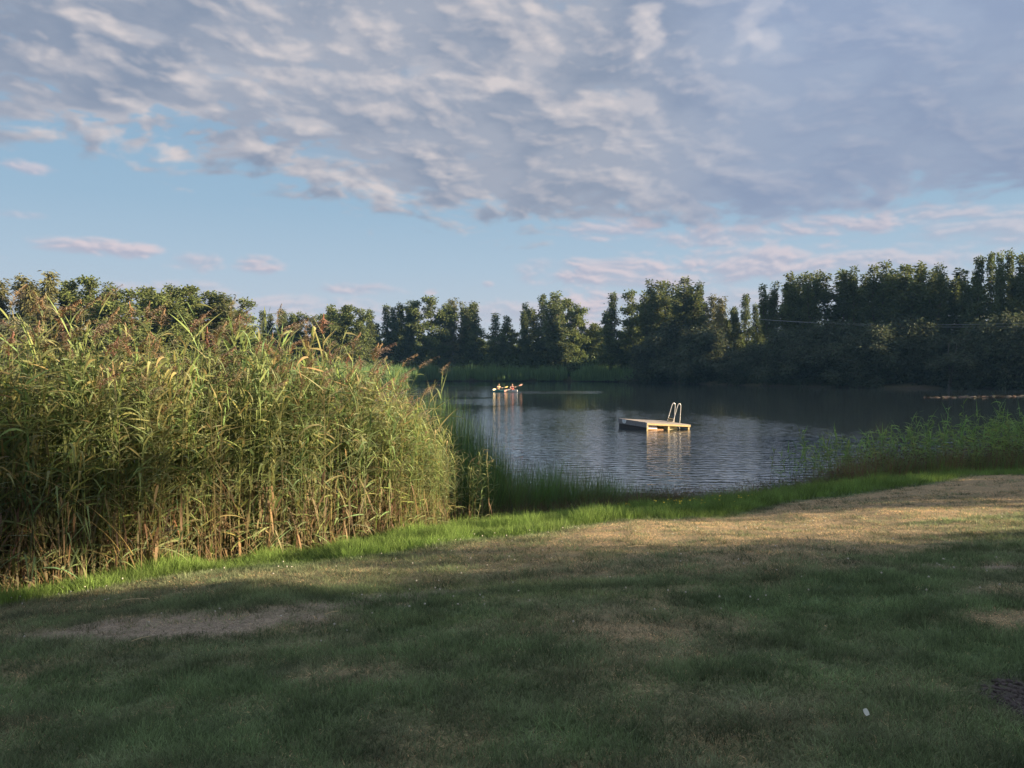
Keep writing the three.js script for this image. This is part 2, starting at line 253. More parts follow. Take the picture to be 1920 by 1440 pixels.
function growTree(kind, seed) {
  const K = KINDS[kind], r = rng(seed), L = new Leaves(), wood = [], H = K.h, lean = (r() - .5) * .5;
  const leaders = []; for (let i = 0; i < K.leaders; i++) { const a = r() * 6.28, o = i ? .35 + r() * .35 : 0; leaders.push({ x: Math.cos(a) * o * K.R, z: Math.sin(a) * o * K.R, top: i ? .78 + r() * .2 : 1 }); }
  const axis = (l, t) => V(lean * t * t + l.x * smooth(.05, .75, t) + Math.sin(t * 7 + l.x) * .12, t * H, l.z * smooth(.05, .75, t) + Math.cos(t * 6 + l.z) * .12);
  for (const l of leaders) { const pts = []; for (let i = 0; i <= 8; i++) pts.push(axis(l, i / 8 * l.top * .97)); wood.push(limb(pts, H * (l === leaders[0] ? .0125 : .008), .02, 6)); }
  for (let i = 0; i < K.n; i++) {
    const l = leaders[i % leaders.length], t = (K.t0 + (1 - K.t0) * (i + r()) / K.n) * l.top, tt = (t / l.top - K.t0) / (1 - K.t0), a = i * 2.39996 + r() * 1.2, rise = lerp(K.rise[0], K.rise[1], r()) * lerp(.7, 1.2, tt);
    const len = K.R * Math.max(.10, K.out(clamp(tt))) * (.42 + .85 * r()) * (1 + .7 * noise(a * 1.3 + seed, t * 7)) * (leaders.length > 1 ? .74 : 1), b = axis(l, t), c = Math.cos(rise), s = Math.sin(rise), droop = K.droop || 0;
    const at = (f) => V(b.x + Math.cos(a) * c * len * f, b.y + (s * f - droop * .5 * f * f) * len * .9 - .1 * f * f * len, b.z + Math.sin(a) * c * len * f);
    if (len > .7) wood.push(limb([at(0), at(.5), at(.95)], .035 + len * .012, .012, 4));
    const m = Math.max(2, Math.round(len / K.clump * 1.25)), tone0 = .75 + r() * .5;
    for (let q = 0; q < m; q++) {
      const f = lerp(len > 1.4 ? .38 : .15, 1.02, (q + r() * .8) / m), o = at(f), R = K.clump * (.55 + r() * .6), n = Math.round(K.per * R * R / (K.clump * K.clump) * .75), tone = tone0 * (.85 + r() * .3);
      for (let w = 0; w < n; w++) {
        let x = r() + r() + r() - 1.5, y = r() + r() + r() - 1.5, z = r() + r() + r() - 1.5; x *= R * 1.05; z *= R * 1.05; y *= R * (droop ? 1.3 : K.tall || .95);
        const d = V(x + (r() - .5) * R, y * .5 + (r() - .35) * R - droop * R * .9, z + (r() - .5) * R).normalize(), v = tone * (.72 + r() * .56), warm = r() * .25;
        L.add(o.x + x, o.y + y, o.z + z, K.spray[0] * (.6 + r() * .8), K.spray[1] * (.7 + r() * .6), d.x, d.y, d.z, r, [K.col[0] * v * (1 + warm), K.col[1] * v, K.col[2] * v]);
      }
    }
  }
  const g = new THREE.Group();
  part('trunk', mergeGeometries(wood.map((w) => w.toNonIndexed())), kind === 'birch' ? barkPale : barkDark, g);
  part('crown', L.geometry(), FOLIAGE, g);
  const reach = []; let high = 0; for (let i = 0; i < L.p.length; i += 18) { reach.push(Math.hypot(L.p[i] - lean * .3, L.p[i + 2])); high = Math.max(high, L.p[i + 1]); } reach.sort((p, q) => p - q);
  g.userData.base = { H: high, R: reach[Math.floor(reach.length * .93)] };
  return g;
}
const FOLIAGE = leafMat(rgb(1, 1, 1), .38);
const forest = {}; { let seed = 100; for (const [k, n] of [['poplar', 4], ['alder', 4], ['oak', 4], ['birch', 2], ['willow', 4]]) { forest[k] = []; for (let i = 0; i < n; i++) forest[k].push(growTree(k, seed += 7)); } }
const pick = rng(77), used = new Map();
function plant(kind, x, z, h, w, name, label, category, group) {     // h metres high, w metres wide
  const v = Math.floor(pick() * forest[kind].length), src = forest[kind][v], o = src.clone(), B = src.userData.base;
  o.userData = {};
  o.position.set(x, Math.max(height(x, z), -.05) - .05, z); o.rotation.y = pick() * 6.283; const sw = w / 2 / B.R; o.scale.set(sw, h / B.H, sw);
  top(o, name); return tag(o, label, category, group);
}
const PX = 1510;                                                     // focal length of the photograph in its own pixels
const ordinal = ['first', 'second', 'third', 'fourth', 'fifth', 'sixth', 'seventh', 'eighth', 'ninth', 'tenth', 'eleventh', 'twelfth', 'thirteenth', 'fourteenth', 'fifteenth', 'sixteenth', 'seventeenth', 'eighteenth', 'nineteenth', 'twentieth'];
// each stand: [x of the tree, y of its top, width] as measured in the photograph, the distance of the stand, kind of tree
function stand(list, depth, describe, group) {
  const count = {};
  for (const [px, py, wpx, kind, extra = 0] of list) {
    const D = depth(px) + extra, x = (px - 960) / PX * D, h = EYE + (690 - py) / PX * D - Math.max(0, height(x, -D));
    count[kind] = (count[kind] || 0) + 1;
    const [name, label, category] = describe(kind, ordinal[count[kind] - 1]);
    plant(kind, x, -D, h, Math.max(2.2, wpx / PX * D * 1.18), name, label, category, group);
  }
}
const NAME = { poplar: 'poplar_tree', alder: 'alder_tree', oak: 'broadleaf_tree', birch: 'birch_tree', willow: 'willow_bush' };
stand([[-30, 525, 70, 'birch'], [8, 519, 55, 'birch', 4], [44, 511, 58, 'birch'], [72, 540, 60, 'oak', 6], [97, 504, 60, 'birch', -2], [134, 523, 62, 'poplar', 5], [172, 519, 80, 'oak', 2], [203, 529, 50, 'poplar', 8], [240, 541, 105, 'oak', -4], [285, 538, 70, 'oak', 6], [322, 532, 70, 'oak', 3], [352, 535, 90, 'oak', -1], [405, 546, 72, 'poplar', 0], [456, 559, 74, 'oak', 2], [30, 585, 90, 'willow', -8]],
  (px) => table([[-40, 90], [100, 93], [300, 97], [480, 101]], px), (k, n) => [NAME[k], `${n} ${{ birch: 'feathery pale birch', oak: 'round-headed sunlit leafy tree', poplar: 'narrow dark poplar', willow: 'yellowish low willow' }[k]} from the left in the wood behind the tall reeds`, k === 'willow' ? 'bush' : 'tree'], 'trees of the wood behind the reed bed');
stand([[494, 580, 34, 'alder'], [528, 577, 36, 'alder', 8], [560, 584, 48, 'oak'], [590, 590, 46, 'oak', 6], [622, 570, 52, 'oak'], [648, 572, 60, 'oak', -4], [676, 596, 44, 'alder', 4]],
  () => 157, (k, n) => [NAME[k], `${n} ${{ alder: 'pointed dark alder', oak: 'warm-lit rounded tree' }[k]} from the left in the low wood between reeds and alder grove`, 'tree'], 'trees of the low wood past the reeds');
stand([[695, 578, 36, 'alder'], [727, 570, 42, 'alder', 5], [751, 566, 36, 'alder'], [768, 563, 34, 'poplar', 3], [808, 556, 62, 'oak'], [851, 556, 38, 'birch', 2], [868, 566, 34, 'poplar', 6], [890, 564, 48, 'alder'], [929, 585, 40, 'alder', -2], [953, 612, 36, 'oak', 8]],
  () => 178, (k, n) => [NAME[k], `${n} ${{ alder: 'upright dark alder', poplar: 'slim poplar', oak: 'broad dark tree', birch: 'open pale birch' }[k]} from the left in the grove behind the canoes`, 'tree'], 'trees of the grove behind the canoes');
stand([[985, 567, 38, 'alder'], [1018, 552, 44, 'alder', 4], [1042, 546, 66, 'alder', -2], [1068, 560, 52, 'oak', 3], [1092, 604, 46, 'oak', 8], [1118, 606, 40, 'oak', 6]],
  () => 176, (k, n) => [NAME[k], `${n} ${{ alder: 'tall ragged alder', oak: 'sunlit bushy tree' }[k]} from the left in the pointed clump left of the poplars`, 'tree'], 'trees of the pointed clump');
stand([[1150, 547, 46, 'alder'], [1184, 543, 58, 'oak', 3], [1218, 524, 42, 'poplar'], [1250, 525, 42, 'poplar', 3], [1285, 519, 46, 'poplar'], [1312, 526, 40, 'alder', 2], [1338, 549, 32, 'birch', 4], [1354, 553, 36, 'birch'], [1376, 575, 36, 'alder', 4], [1397, 551, 42, 'alder'], [1418, 568, 34, 'alder', -3], [1431, 572, 30, 'alder', 3]],
  (px) => table([[1150, 166], [1290, 152], [1440, 142]], px), (k, n) => [NAME[k], `${n} ${{ alder: 'dark ragged alder', oak: 'bushy dark tree', poplar: 'tall lit-topped poplar', birch: 'thin hanging birch' }[k]} from the left in the poplar group beyond the raft`, 'tree'], 'trees of the poplar group beyond the raft');
stand([[1452, 528, 40, 'poplar'], [1481, 509, 44, 'poplar'], [1505, 511, 40, 'poplar', 4], [1530, 507, 44, 'poplar'], [1573, 505, 56, 'poplar', 2], [1600, 499, 44, 'poplar'], [1620, 511, 40, 'poplar', 5], [1640, 496, 44, 'poplar'], [1664, 490, 48, 'poplar', 3], [1694, 495, 52, 'poplar'], [1722, 490, 46, 'poplar', 4], [1745, 505, 40, 'poplar'], [1762, 493, 44, 'poplar', 2], [1800, 502, 58, 'poplar', 4], [1833, 478, 46, 'alder'], [1856, 474, 44, 'alder', 4], [1874, 471, 44, 'alder'], [1894, 467, 44, 'alder', 3], [1918, 474, 52, 'poplar'], [1950, 470, 60, 'poplar'], [1990, 470, 70, 'alder'], [2040, 466, 70, 'poplar'], [2100, 460, 80, 'alder']],
  (px) => table([[1440, 134], [1700, 121], [1920, 116], [2100, 112]], px), (k, n) => [NAME[k], `${n} ${{ poplar: 'tall dark poplar', alder: 'spiky-topped tall tree' }[k]} from the left in the long row on the shaded right bank`, 'tree'], 'row of tall trees on the right bank');
stand([[1225, 616, 74, 'willow'], [1262, 596, 92, 'willow', 3], [1300, 608, 88, 'willow', -2], [1340, 664, 60, 'willow'], [1385, 672, 64, 'willow', -2], [1425, 640, 70, 'willow'], [1468, 606, 84, 'willow'], [1508, 645, 80, 'willow'], [1548, 596, 90, 'willow', 2], [1590, 634, 86, 'willow', -2], [1632, 600, 92, 'willow', 1], [1676, 628, 90, 'willow'], [1716, 590, 92, 'willow', 2], [1758, 622, 84, 'willow'], [1800, 656, 74, 'willow', -2], [1846, 606, 100, 'willow', 1], [1892, 580, 104, 'willow'], [1935, 600, 100, 'willow', -1]],
  (px) => table([[1200, 155], [1330, 142], [1440, 127], [1700, 114], [1920, 109]], px), (k, n) => [NAME.willow, `${n} grey-green willow from the left along the far waterline beyond the raft`, 'bush'], 'willows along the far bank');

// ---------------------------------------------------------------- undergrowth and woods too far off to count
{
  const r = rng(303);
  // bushes of the undergrowth: a mass that fills the foot of the groves
  const B = new Leaves();
  for (let c = 0; c < 26; c++) { const a = r() * 6.28, R = Math.sqrt(r()) * 1.5, h = .3 + r() * 2.0 * (1 - R / 2.2), t = .75 + r() * .5; for (let i = 0; i < 60; i++) { const d = V(r() - .5, r() - .3, r() - .5).normalize(), v = t * (.7 + r() * .6); B.add(Math.cos(a) * R + (r() + r() - 1) * .6, Math.max(0, h + (r() + r() - 1) * .6), Math.sin(a) * R + (r() + r() - 1) * .6, .4, .15, d.x, d.y, d.z, r, [.058 * v, .086 * v, .030 * v]); } }
  const spots = [];
  const put = (px, D, s) => spots.push([(px - 960) / PX * D, -D, s]);
  for (let i = 0; i < 120; i++) { const px = -60 + r() * 560; put(px, table([[0, 94], [480, 108]], px) + r() * 10, .9 + r() * 1.1); }
  for (let i = 0; i < 90; i++) put(480 + r() * 230, 152 + r() * 14, .9 + r() * 1.3);
  for (let i = 0; i < 260; i++) put(680 + r() * 460, 175 + r() * 16, .8 + r() * 1.7);
  for (let i = 0; i < 150; i++) { const px = 1120 + r() * 330; if (px > 1345 && px < 1425 && r() < .7) continue; put(px, table([[1120, 172], [1290, 150], [1440, 138]], px) + r() * 12, .8 + r() * 1.3); }
  for (let i = 0; i < 200; i++) { const px = 1430 + r() * 640; put(px, table([[1440, 130], [1700, 118], [1920, 112], [2100, 109]], px) + r() * 10, .9 + r() * 1.5); }
  const m = new THREE.InstancedMesh(B.geometry(), FOLIAGE, spots.length), M = new THREE.Matrix4(), q = new THREE.Quaternion();
  spots.forEach(([x, z, s], i) => { q.setFromAxisAngle(V(0, 1, 0), r() * 6.28); m.setMatrixAt(i, M.compose(V(x, Math.max(0, height(x, z)) - .1, z), q, V(s, s * (.7 + r() * .5), s))); });
  m.castShadow = m.receiveShadow = true; top(m, 'undergrowth'); tag(m, 'dark leafy undergrowth at the foot of the trees round the far shore', 'undergrowth', null, 'stuff');
  // woods behind the groves: one mass
  const W = []; const add = (px, D, h) => W.push([(px - 960) / PX * D, -D, h]);
  for (let i = 0; i < 46; i++) add(-120 + r() * 640, 112 + r() * 30, 6 + r() * 3);
  for (let i = 0; i < 40; i++) add(470 + r() * 300, 185 + r() * 40, 8 + r() * 3);
  for (let i = 0; i < 80; i++) { const px = 700 + r() * 480; add(px, 205 + r() * 60, (px > 935 && px < 975) || (px > 1080 && px < 1130) ? 6 + r() * 3 : 7 + r() * 4); }
  for (let i = 0; i < 50; i++) add(1130 + r() * 320, 200 + r() * 60, 7 + r() * 3);
  for (let i = 0; i < 46; i++) add(1440 + r() * 700, 140 + r() * 30, 5 + r() * 4);
  const g = mergeGeometries([forest.oak[1].children[1].geometry]);
  const n = new THREE.InstancedMesh(g, FOLIAGE, W.length), B1 = forest.oak[1].userData.base;
  W.forEach(([x, z, h], i) => { q.setFromAxisAngle(V(0, 1, 0), r() * 6.28); const w = h / B1.H * (.8 + r() * .5); n.setMatrixAt(i, M.compose(V(x, .8, z), q, V(w, h / B1.H, w))); });
  n.castShadow = n.receiveShadow = true; top(n, 'distant_woods'); tag(n, 'distant woods closing the gaps behind the groves', 'woods', null, 'stuff');
  // reeds along the far waterline
  const F = new Leaves();
  for (let i = 0; i < 150; i++) { const a = (r() - .5) * .5, d = V(a, 1, (r() - .5) * .5).normalize(), v = .7 + r() * .6; F.add((r() - .5) * 2.2, r() * .5, (r() - .5) * 1.4, .9 + r() * 1.3, .05, d.x, d.y, d.z, r, [.13 * v, .22 * v, .085 * v]); }
  const S = [];
  const edge = [[-29, -93], [-22, -106], [-27, -130], [-25, -152], [-20, -169.4], [-1, -169.4], [12, -167.4], [24, -159.6]];
  for (let i = 0; i < edge.length - 1; i++) { const [ax, az] = edge[i], [bx, bz] = edge[i + 1], l = Math.hypot(bx - ax, bz - az); for (let k = 0; k < l * 2.6; k++) { const t = r(), o = (r() - .25) * 3.2, nx = -(bz - az) / l, nz = (bx - ax) / l; const x = lerp(ax, bx, t) + nx * o, z = lerp(az, bz, t) - Math.abs(nz * o); if (Math.abs(noise(x * .13, z * .13)) < .035) continue; S.push([x, z, (1.15 + r() * .6) * (1 + .4 * noise(x * .2, 3))]); } }
  const e = new THREE.InstancedMesh(F.geometry(), FOLIAGE, S.length);
  S.forEach(([x, z, s], i) => { q.setFromAxisAngle(V(0, 1, 0), r() * 6.28); e.setMatrixAt(i, M.compose(V(x, Math.max(-.3, height(x, z)), z), q, V(1, s, 1))); });
  e.castShadow = e.receiveShadow = true; top(e, 'far_reeds'); tag(e, 'dark green reed belt along the far waterline below the groves', 'reeds', null, 'stuff');
}

// ---------------------------------------------------------------- trees off to the right, whose shade lies on the lawn
{
  plant('willow', 22, -1.6, 5.2, 5.4, 'willow_bush', 'low rounded thicket at the right of the lawn, nearest the strip of sun', 'bush', 'thickets beside the lawn');
  const near = [[22.4, 2.4, 9.8, 9.4, 'broad shade tree at the right of the lawn beside the low thicket'], [23, 8.8, 9.5, 9, 'round shade tree at the right of the lawn behind the broad one'], [24, 14.5, 10.5, 10, 'tall shade tree at the right of the lawn'], [26, 22, 11, 11, 'tallest shade tree, furthest back beside the lawn'], [28, 5.2, 12, 9.6, 'shade tree of the second row beside the lawn, nearest the water'], [30, 11, 10.5, 10, 'middle shade tree of the second row beside the lawn'], [33, 8, 11.5, 14, 'broad shade tree of the third row beside the lawn'], [34, 5.4, 9.6, 8, 'narrow shade tree of the third row beside the lawn'], [31, 18.5, 11, 10, 'shade tree at the back of the second row beside the lawn'], [28.5, 2.6, 7.0, 6, 'small round tree behind the low thicket right of the lawn']];
  for (const [x, z, h, w, l] of near) plant('oak', x, z, h, w, 'broadleaf_tree', l, 'tree', 'shade trees beside the lawn');
  const bush = [[25, -9.9, 7.2, 5.6, 'willow thicket right of the lawn on the far side of the strip of sun'], [25, -15.5, 6.8, 6.6, 'middle willow thicket right of the lawn'], [25.5, -20.5, 7.0, 6.8, 'willow thicket right of the lawn near the water'], [27, -25.6, 6.8, 6.0, 'willow thicket right of the lawn at the water edge']];
  for (const [x, z, h, w, l] of bush) plant('willow', x, z, h, w, 'willow_bush', l, 'bush', 'thickets beside the lawn');
}

// ---------------------------------------------------------------- reeds, rushes and sedges of the near shore
class Blades {                                                       // stems, leaves and plumes in one geometry with a colour per piece
  constructor() { this.p = []; this.c = []; this.i = []; }
  strip(pts, side, w, col, fold = 0) {                               // a tapering leaf along pts; w(t) half width
    const at = this.p.length / 3, n = pts.length;
    for (let k = 0; k < n; k++) { const W = w(k / (n - 1)), c = typeof col === 'function' ? col(k / (n - 1)) : col; for (const s of [-1, 1]) { this.p.push(pts[k].x + side.x * W * s, pts[k].y + side.y * W * s + (s > 0 ? fold * W : 0), pts[k].z + side.z * W * s); this.c.push(c[0], c[1], c[2]); } }
    for (let k = 0; k < n - 1; k++) { const a = at + k * 2; this.i.push(a, a + 1, a + 2, a + 1, a + 3, a + 2); }
  }
  tube(pts, r0, r1, col) { const at = this.p.length / 3, n = pts.length; for (let k = 0; k < n; k++) { const R = lerp(r0, r1, k / (n - 1)), c = typeof col === 'function' ? col(k / (n - 1)) : col; for (let q = 0; q < 4; q++) { const a = q * Math.PI / 2 + .4; this.p.push(pts[k].x + Math.cos(a) * R, pts[k].y, pts[k].z + Math.sin(a) * R); this.c.push(c[0], c[1], c[2]); } } for (let k = 0; k < n - 1; k++) for (let q = 0; q < 4; q++) { const a = at + k * 4 + q, b = at + k * 4 + (q + 1) % 4; this.i.push(a, b, a + 4, b, b + 4, a + 4); } }
  geometry() { const g = new THREE.BufferGeometry(); g.setAttribute('position', new THREE.Float32BufferAttribute(this.p, 3)); g.setAttribute('color', new THREE.Float32BufferAttribute(this.c, 3)); g.setIndex(this.i); g.computeVertexNormals(); return g; }
}
const BLADE = leafMat(rgb(1, 1, 1), .48), STRAW = [.235, .182, .095], GREEN = [.205, .262, .106];
const tint = (c, v, w = 0) => [c[0] * v * (1 + w), c[1] * v, c[2] * v * (1 - w)];
function plumeInto(B, base, dir, lean, size, r) {                    // a soft drooping head of fine strands
  for (let k = 0; k < 92; k++) {
    const t = Math.pow(r(), .8), a = r() * 6.28, spread = .17 * size * Math.sin(Math.min(1, t * 1.15 + .12) * Math.PI) * (.35 + r() * .65), o = base.clone().addScaledVector(dir, t * .30 * size).add(V(lean.x * t * t * .18 * size, -t * t * .04, lean.z * t * t * .18 * size));
    const d = V(Math.cos(a) * spread + lean.x * .04, .05 - t * .03 - r() * .03, Math.sin(a) * spread + lean.z * .04), e = o.clone().add(d), side = V(-d.z, 0, d.x).normalize(), v = .7 + r() * .6;
    B.strip([o, o.clone().lerp(e, .55).add(V(0, .006, 0)), e.add(V(0, -.015, 0))], side, (q) => .0042 * (1 - q * .5), tint([.29, .215, .125], v, r() * .12));
  }
}
function reedInto(stem, leaf, head, H, r, opt = {}) {
  const wind = V(.7, 0, .25), la = r() * 6.28, bend = .05 + r() * .16 + (opt.bend || 0), pts = [], n = 10;
  for (let k = 0; k <= n; k++) { const t = k / n; pts.push(V((Math.cos(la) * bend * .7 + wind.x * bend * .6) * H * t * t, H * t * (1 - bend * .25 * t), (Math.sin(la) * bend * .7 + wind.z * bend * .6) * H * t * t)); }
  const at = (t) => { const f = clamp(t) * n, k = Math.min(n - 1, Math.floor(f)); return pts[k].clone().lerp(pts[k + 1], f - k); };
  const dry = .06 + r() * .22, tone = .7 + r() * .6, nodes = []; for (let k = 0; k <= n; k++) nodes.push(k / n < dry ? tint(STRAW, tone * (k % 2 ? 1.1 : .72)) : tint(GREEN, tone * (k % 2 ? 1.05 : .85), .1));
  stem.tube(pts, .0042, .0020, (t) => nodes[Math.round(t * n)]);
  const m = Math.round((opt.leaves || 17) * (.85 + r() * .4)); let a = r() * 6.28;
  for (let k = 0; k < m; k++) {
    const t = lerp(opt.from ?? .12, .985, Math.pow((k + r() * .6) / m, .85)), o = at(t); a += Math.PI + (r() - .5) * 1.5;
    const dead = t < .42 && r() < .28, l = (opt.leaf || .40) * (.55 + r() * .75) * (t > .9 ? .7 : 1), w = .0116 * (.65 + r() * .8), rise = dead ? -.5 - r() * .8 : lerp(.1, 1.1, r()) * (t > .85 ? 1.15 : 1), droop = dead ? .4 : (r() < .68 ? .08 + r() * .38 : .5 + r() * 1.1);
    const dx = Math.cos(a) * .85 + wind.x * .35, dz = Math.sin(a) * .85 + wind.z * .35, P = [];
    for (let q = 0; q <= 5; q++) { const s = q / 5, e = rise - droop * s; P.push(q ? P[q - 1].clone().add(V(dx * Math.cos(e), Math.sin(e), dz * Math.cos(e)).multiplyScalar(l / 5)) : o); }
    const c = dead ? tint([.23, .18, .10], .6 + r() * .6) : r() < .09 ? tint([.31, .285, .12], .7 + r() * .5) : tint(GREEN, .62 + r() * .75, (r() - .4) * .25), tw = (r() - .5) * 1.6;
    leaf.strip(P, V(-dz, tw, dx).normalize(), (s) => w * (s < .25 ? .55 + s * 1.8 : (1 - s) / .75 + .04), c, .35);
  }
  if (opt.plume) plumeInto(head, at(.985), at(1).sub(at(.93)).normalize(), V(wind.x + Math.cos(la) * .4, 0, wind.z + Math.sin(la) * .4), opt.plume, r);
}
function scatter(name, geometry, material, list, label, category) {  // list of [x, y, z, turn, sx, sy, r?, g?, b?, tilt?]
  const m = new THREE.InstancedMesh(geometry, material, list.length), M = new THREE.Matrix4(), q = new THREE.Quaternion(), e = new THREE.Euler(), s = V(1, 1, 1), c = new THREE.Color();
  list.forEach(([x, y, z, turn, sx, sy, cr, cg, cb, tx = 0, tz = 0], i) => { q.setFromEuler(e.set(tx, turn, tz, 'YXZ')); m.setMatrixAt(i, M.compose(V(x, y, z), q, s.set(sx, sy, sx))); if (cr !== undefined) m.setColorAt(i, c.setRGB(cr, cg, cb)); });
  m.castShadow = m.receiveShadow = true; m.name = name; return m;
}
const mass = (name, label, category) => { const g = new THREE.Group(); top(g, name); return tag(g, label, category, null, 'stuff'); };
const FRONT = [[-14, -.2], [-10, -3.9], [-6.6, -7.0], [-5.1, -8.1], [-3.9, -9.0], [-2.3, -10.3], [-.1, -12.0]];   // foot of the reed bed on the lawn side
const frontZ = (x) => table(FRONT, x);
{
  const r = rng(1234), bed = mass('reed_bed', 'tall dense yellow-green reed bed with brown plumes along the left shore', 'reeds');
  const variants = [], V_N = 12;
  for (let v = 0; v < V_N; v++) { const B = new Blades(); reedInto(B, B, B, 2.5, r, { plume: v % 4 === 0 ? .75 + r() * .35 : 0, leaves: v % 4 === 3 ? 15 : 22, from: v % 2 ? .02 : .07 }); variants.push(B.geometry()); }
  { const B = new Blades(); for (let k = 0; k < 5; k++) { const pts = [], a = r() * 6.28, l = .9 + r() * .9, b = .5 + r() * .7; for (let q = 0; q <= 5; q++) { const t = q / 5; pts.push(V(Math.cos(a) * b * t * l * .6, l * t * (1 - .4 * b * t), Math.sin(a) * b * t * l * .6)); } B.tube(pts, .0036, .0024, tint(STRAW, .5 + r() * .6)); } variants.push(B.geometry()); }   // broken dead canes at the foot
  const lists = variants.map(() => []);
  const spot = (x, back, v) => {
    const z = frontZ(x) - back, away = x / -z; if (away > -.018 || r() > smooth(-.055, -.145, away) * .92 + .08) return;
    const n = noise(x * .7, z * .7), h = (.98 + n * .16 + (r() - .5) * .34 + (r() < .12 ? .16 : 0)) * table([[-.62, 1.06], [-.3, 1.03], [-.23, .94], [-.17, .82], [-.125, .72], [-.10, .63], [-.07, .54], [-.045, .48], [-.02, .44]], away) * (back < .5 ? .93 : 1);
    lists[v].push([x, Math.max(-.25, height(x, z)) - .02, z, r() < .75 ? (r() - .5) * 1.4 : r() * 6.28, h, h, ...[0, 0, 0].map(() => .82 + r() * .36), (r() - .5) * .16, (r() - .5) * .16]);
  };
  for (let k = 0; k < 5200; k++) { const x = -11.5 + r() * 11.5; spot(x, Math.pow(r(), 1.25) * 5.2 + .04, Math.floor(r() * V_N)); }
  for (let k = 0; k < 140; k++) { const x = -11.5 + r() * 11.5; spot(x, r() * .9, V_N); }
  for (let k = 0; k < 500; k++) { const x = -1.6 + r() * 1.4; spot(x, r() * 1.6, [3, 7, 11][k % 3]); }
  lists.forEach((l, v) => { const m = scatter(v < V_N ? 'reed_stalks' : 'dead_canes', variants[v], BLADE, l); tag(m, null, null, null, 'stuff'); bed.add(m); });
}
// the reeds that stand out above the bed one by one: [x, y of the plume in the photograph, distance, has a plume]
{
  const r = rng(555), list = [[59, 578, 8.9], [84, 586, 8.6], [92, 560, 8.4, 0], [145, 586, 8.5], [194, 551, 8.9], [207, 594, 8.7], [277, 578, 9.0], [284, 604, 8.8], [303, 596, 9.1], [122, 626, 8.5], [230, 622, 9.2], [375, 600, 9.6], [460, 605, 10], [573, 605, 10.6], [611, 656, 11], [624, 668, 10.9], [662, 650, 11.1], [702, 672, 11.6], [756, 674, 12.2], [787, 678, 12.4], [829, 700, 12.9]];
  list.forEach(([px, py, D, plume = 1], i) => {
    const x = (px - 960) / PX * D, z = -D, y0 = Math.max(-.2, height(x, z)), H = EYE + (690 - py) / PX * D - y0 + .06, g = new THREE.Group(), S = new Blades(), L = new Blades(), P = new Blades();
    reedInto(S, L, P, H, r, { plume: plume ? .85 + r() * .3 : 0, leaves: 14, from: .35, leaf: .44 });
    part('stem', S.geometry(), BLADE, g); part('leaves', L.geometry(), BLADE, g); if (plume) part('plume', P.geometry(), BLADE, g);
    const p = S.p, k = p.length - 3; g.position.set(x - p[k] , y0 - .02, z - p[k + 2]);   // its tip stands where it was seen
    top(g, 'tall_reed'); tag(g, plume ? `${ordinal[i] || 'last'} tall brown-plumed reed from the left rising above the reed bed` : 'upright green reed without a plume above the left of the bed', 'reed', 'tall reeds above the bed');
  });
  // canes that have fallen forward out of the bed
  const cane = (from, mid, to, rad, label, head) => {
    const c = new THREE.QuadraticBezierCurve3(from, mid, to), g = new THREE.Group(), S = new Blades(), pts = c.getPoints(16);
    S.tube(pts, rad, rad * .5, (t) => tint([.42, .33, .12], Math.round(t * 16) % 2 ? 1.1 : .62)); part('stem', S.geometry(), BLADE, g);
    const L = new Blades(); for (let k = 0; k < 5; k++) { const o = pts[9 + Math.floor(r() * 7)], d = V(r() - .6, -.2 - r() * .5, r() - .2).normalize(), P = []; for (let q = 0; q <= 4; q++) P.push(o.clone().addScaledVector(d, .32 * q / 4).add(V(0, -.05 * (q / 4) ** 2, 0))); L.strip(P, V(-d.z, .2, d.x).normalize(), (s) => .010 * (1 - s) + .001, tint(GREEN, .8 + r() * .5)); } part('leaves', L.geometry(), BLADE, g);
    if (head) { const P = new Blades(), e = pts[16], d = e.clone().sub(pts[14]).normalize(); plumeInto(P, e, d.add(V(0, -1.1, 0)).normalize(), V(-.2, 0, 0), .8, r); part('plume', P.geometry(), BLADE, g); }
    top(g, 'fallen_reed'); tag(g, label, 'reed', 'bent reeds in front of the bed');
  };
  const W = (px, py, D) => V((px - 960) / PX * D, EYE + (690 - py) / PX * D, -D);
  cane(W(246, 1042, 8.2), W(195, 950, 8.0), W(52, 885, 7.8), .0075, 'long pale cane arching up to the left across the reed bed');
  cane(W(222, 1036, 8.2), W(190, 985, 8.0), W(112, 946, 7.8), .0065, 'shorter pale cane arching left below the long one');
  cane(W(470, 975, 8.9), W(390, 1018, 8.7), W(322, 990, 8.6), .006, 'drooping reed with its brown plume hanging low in front of the bed', true);
  cane(W(128, 1082, 7.9), W(80, 1040, 7.8), W(-10, 1032, 7.7), .006, 'dead cane lying low at the left foot of the reed bed');
  cane(W(212, 1052, 8.1), W(170, 1028, 8.0), W(118, 1028, 8.0), .005, 'short dead cane bent over a dark gap at the foot of the bed');
}
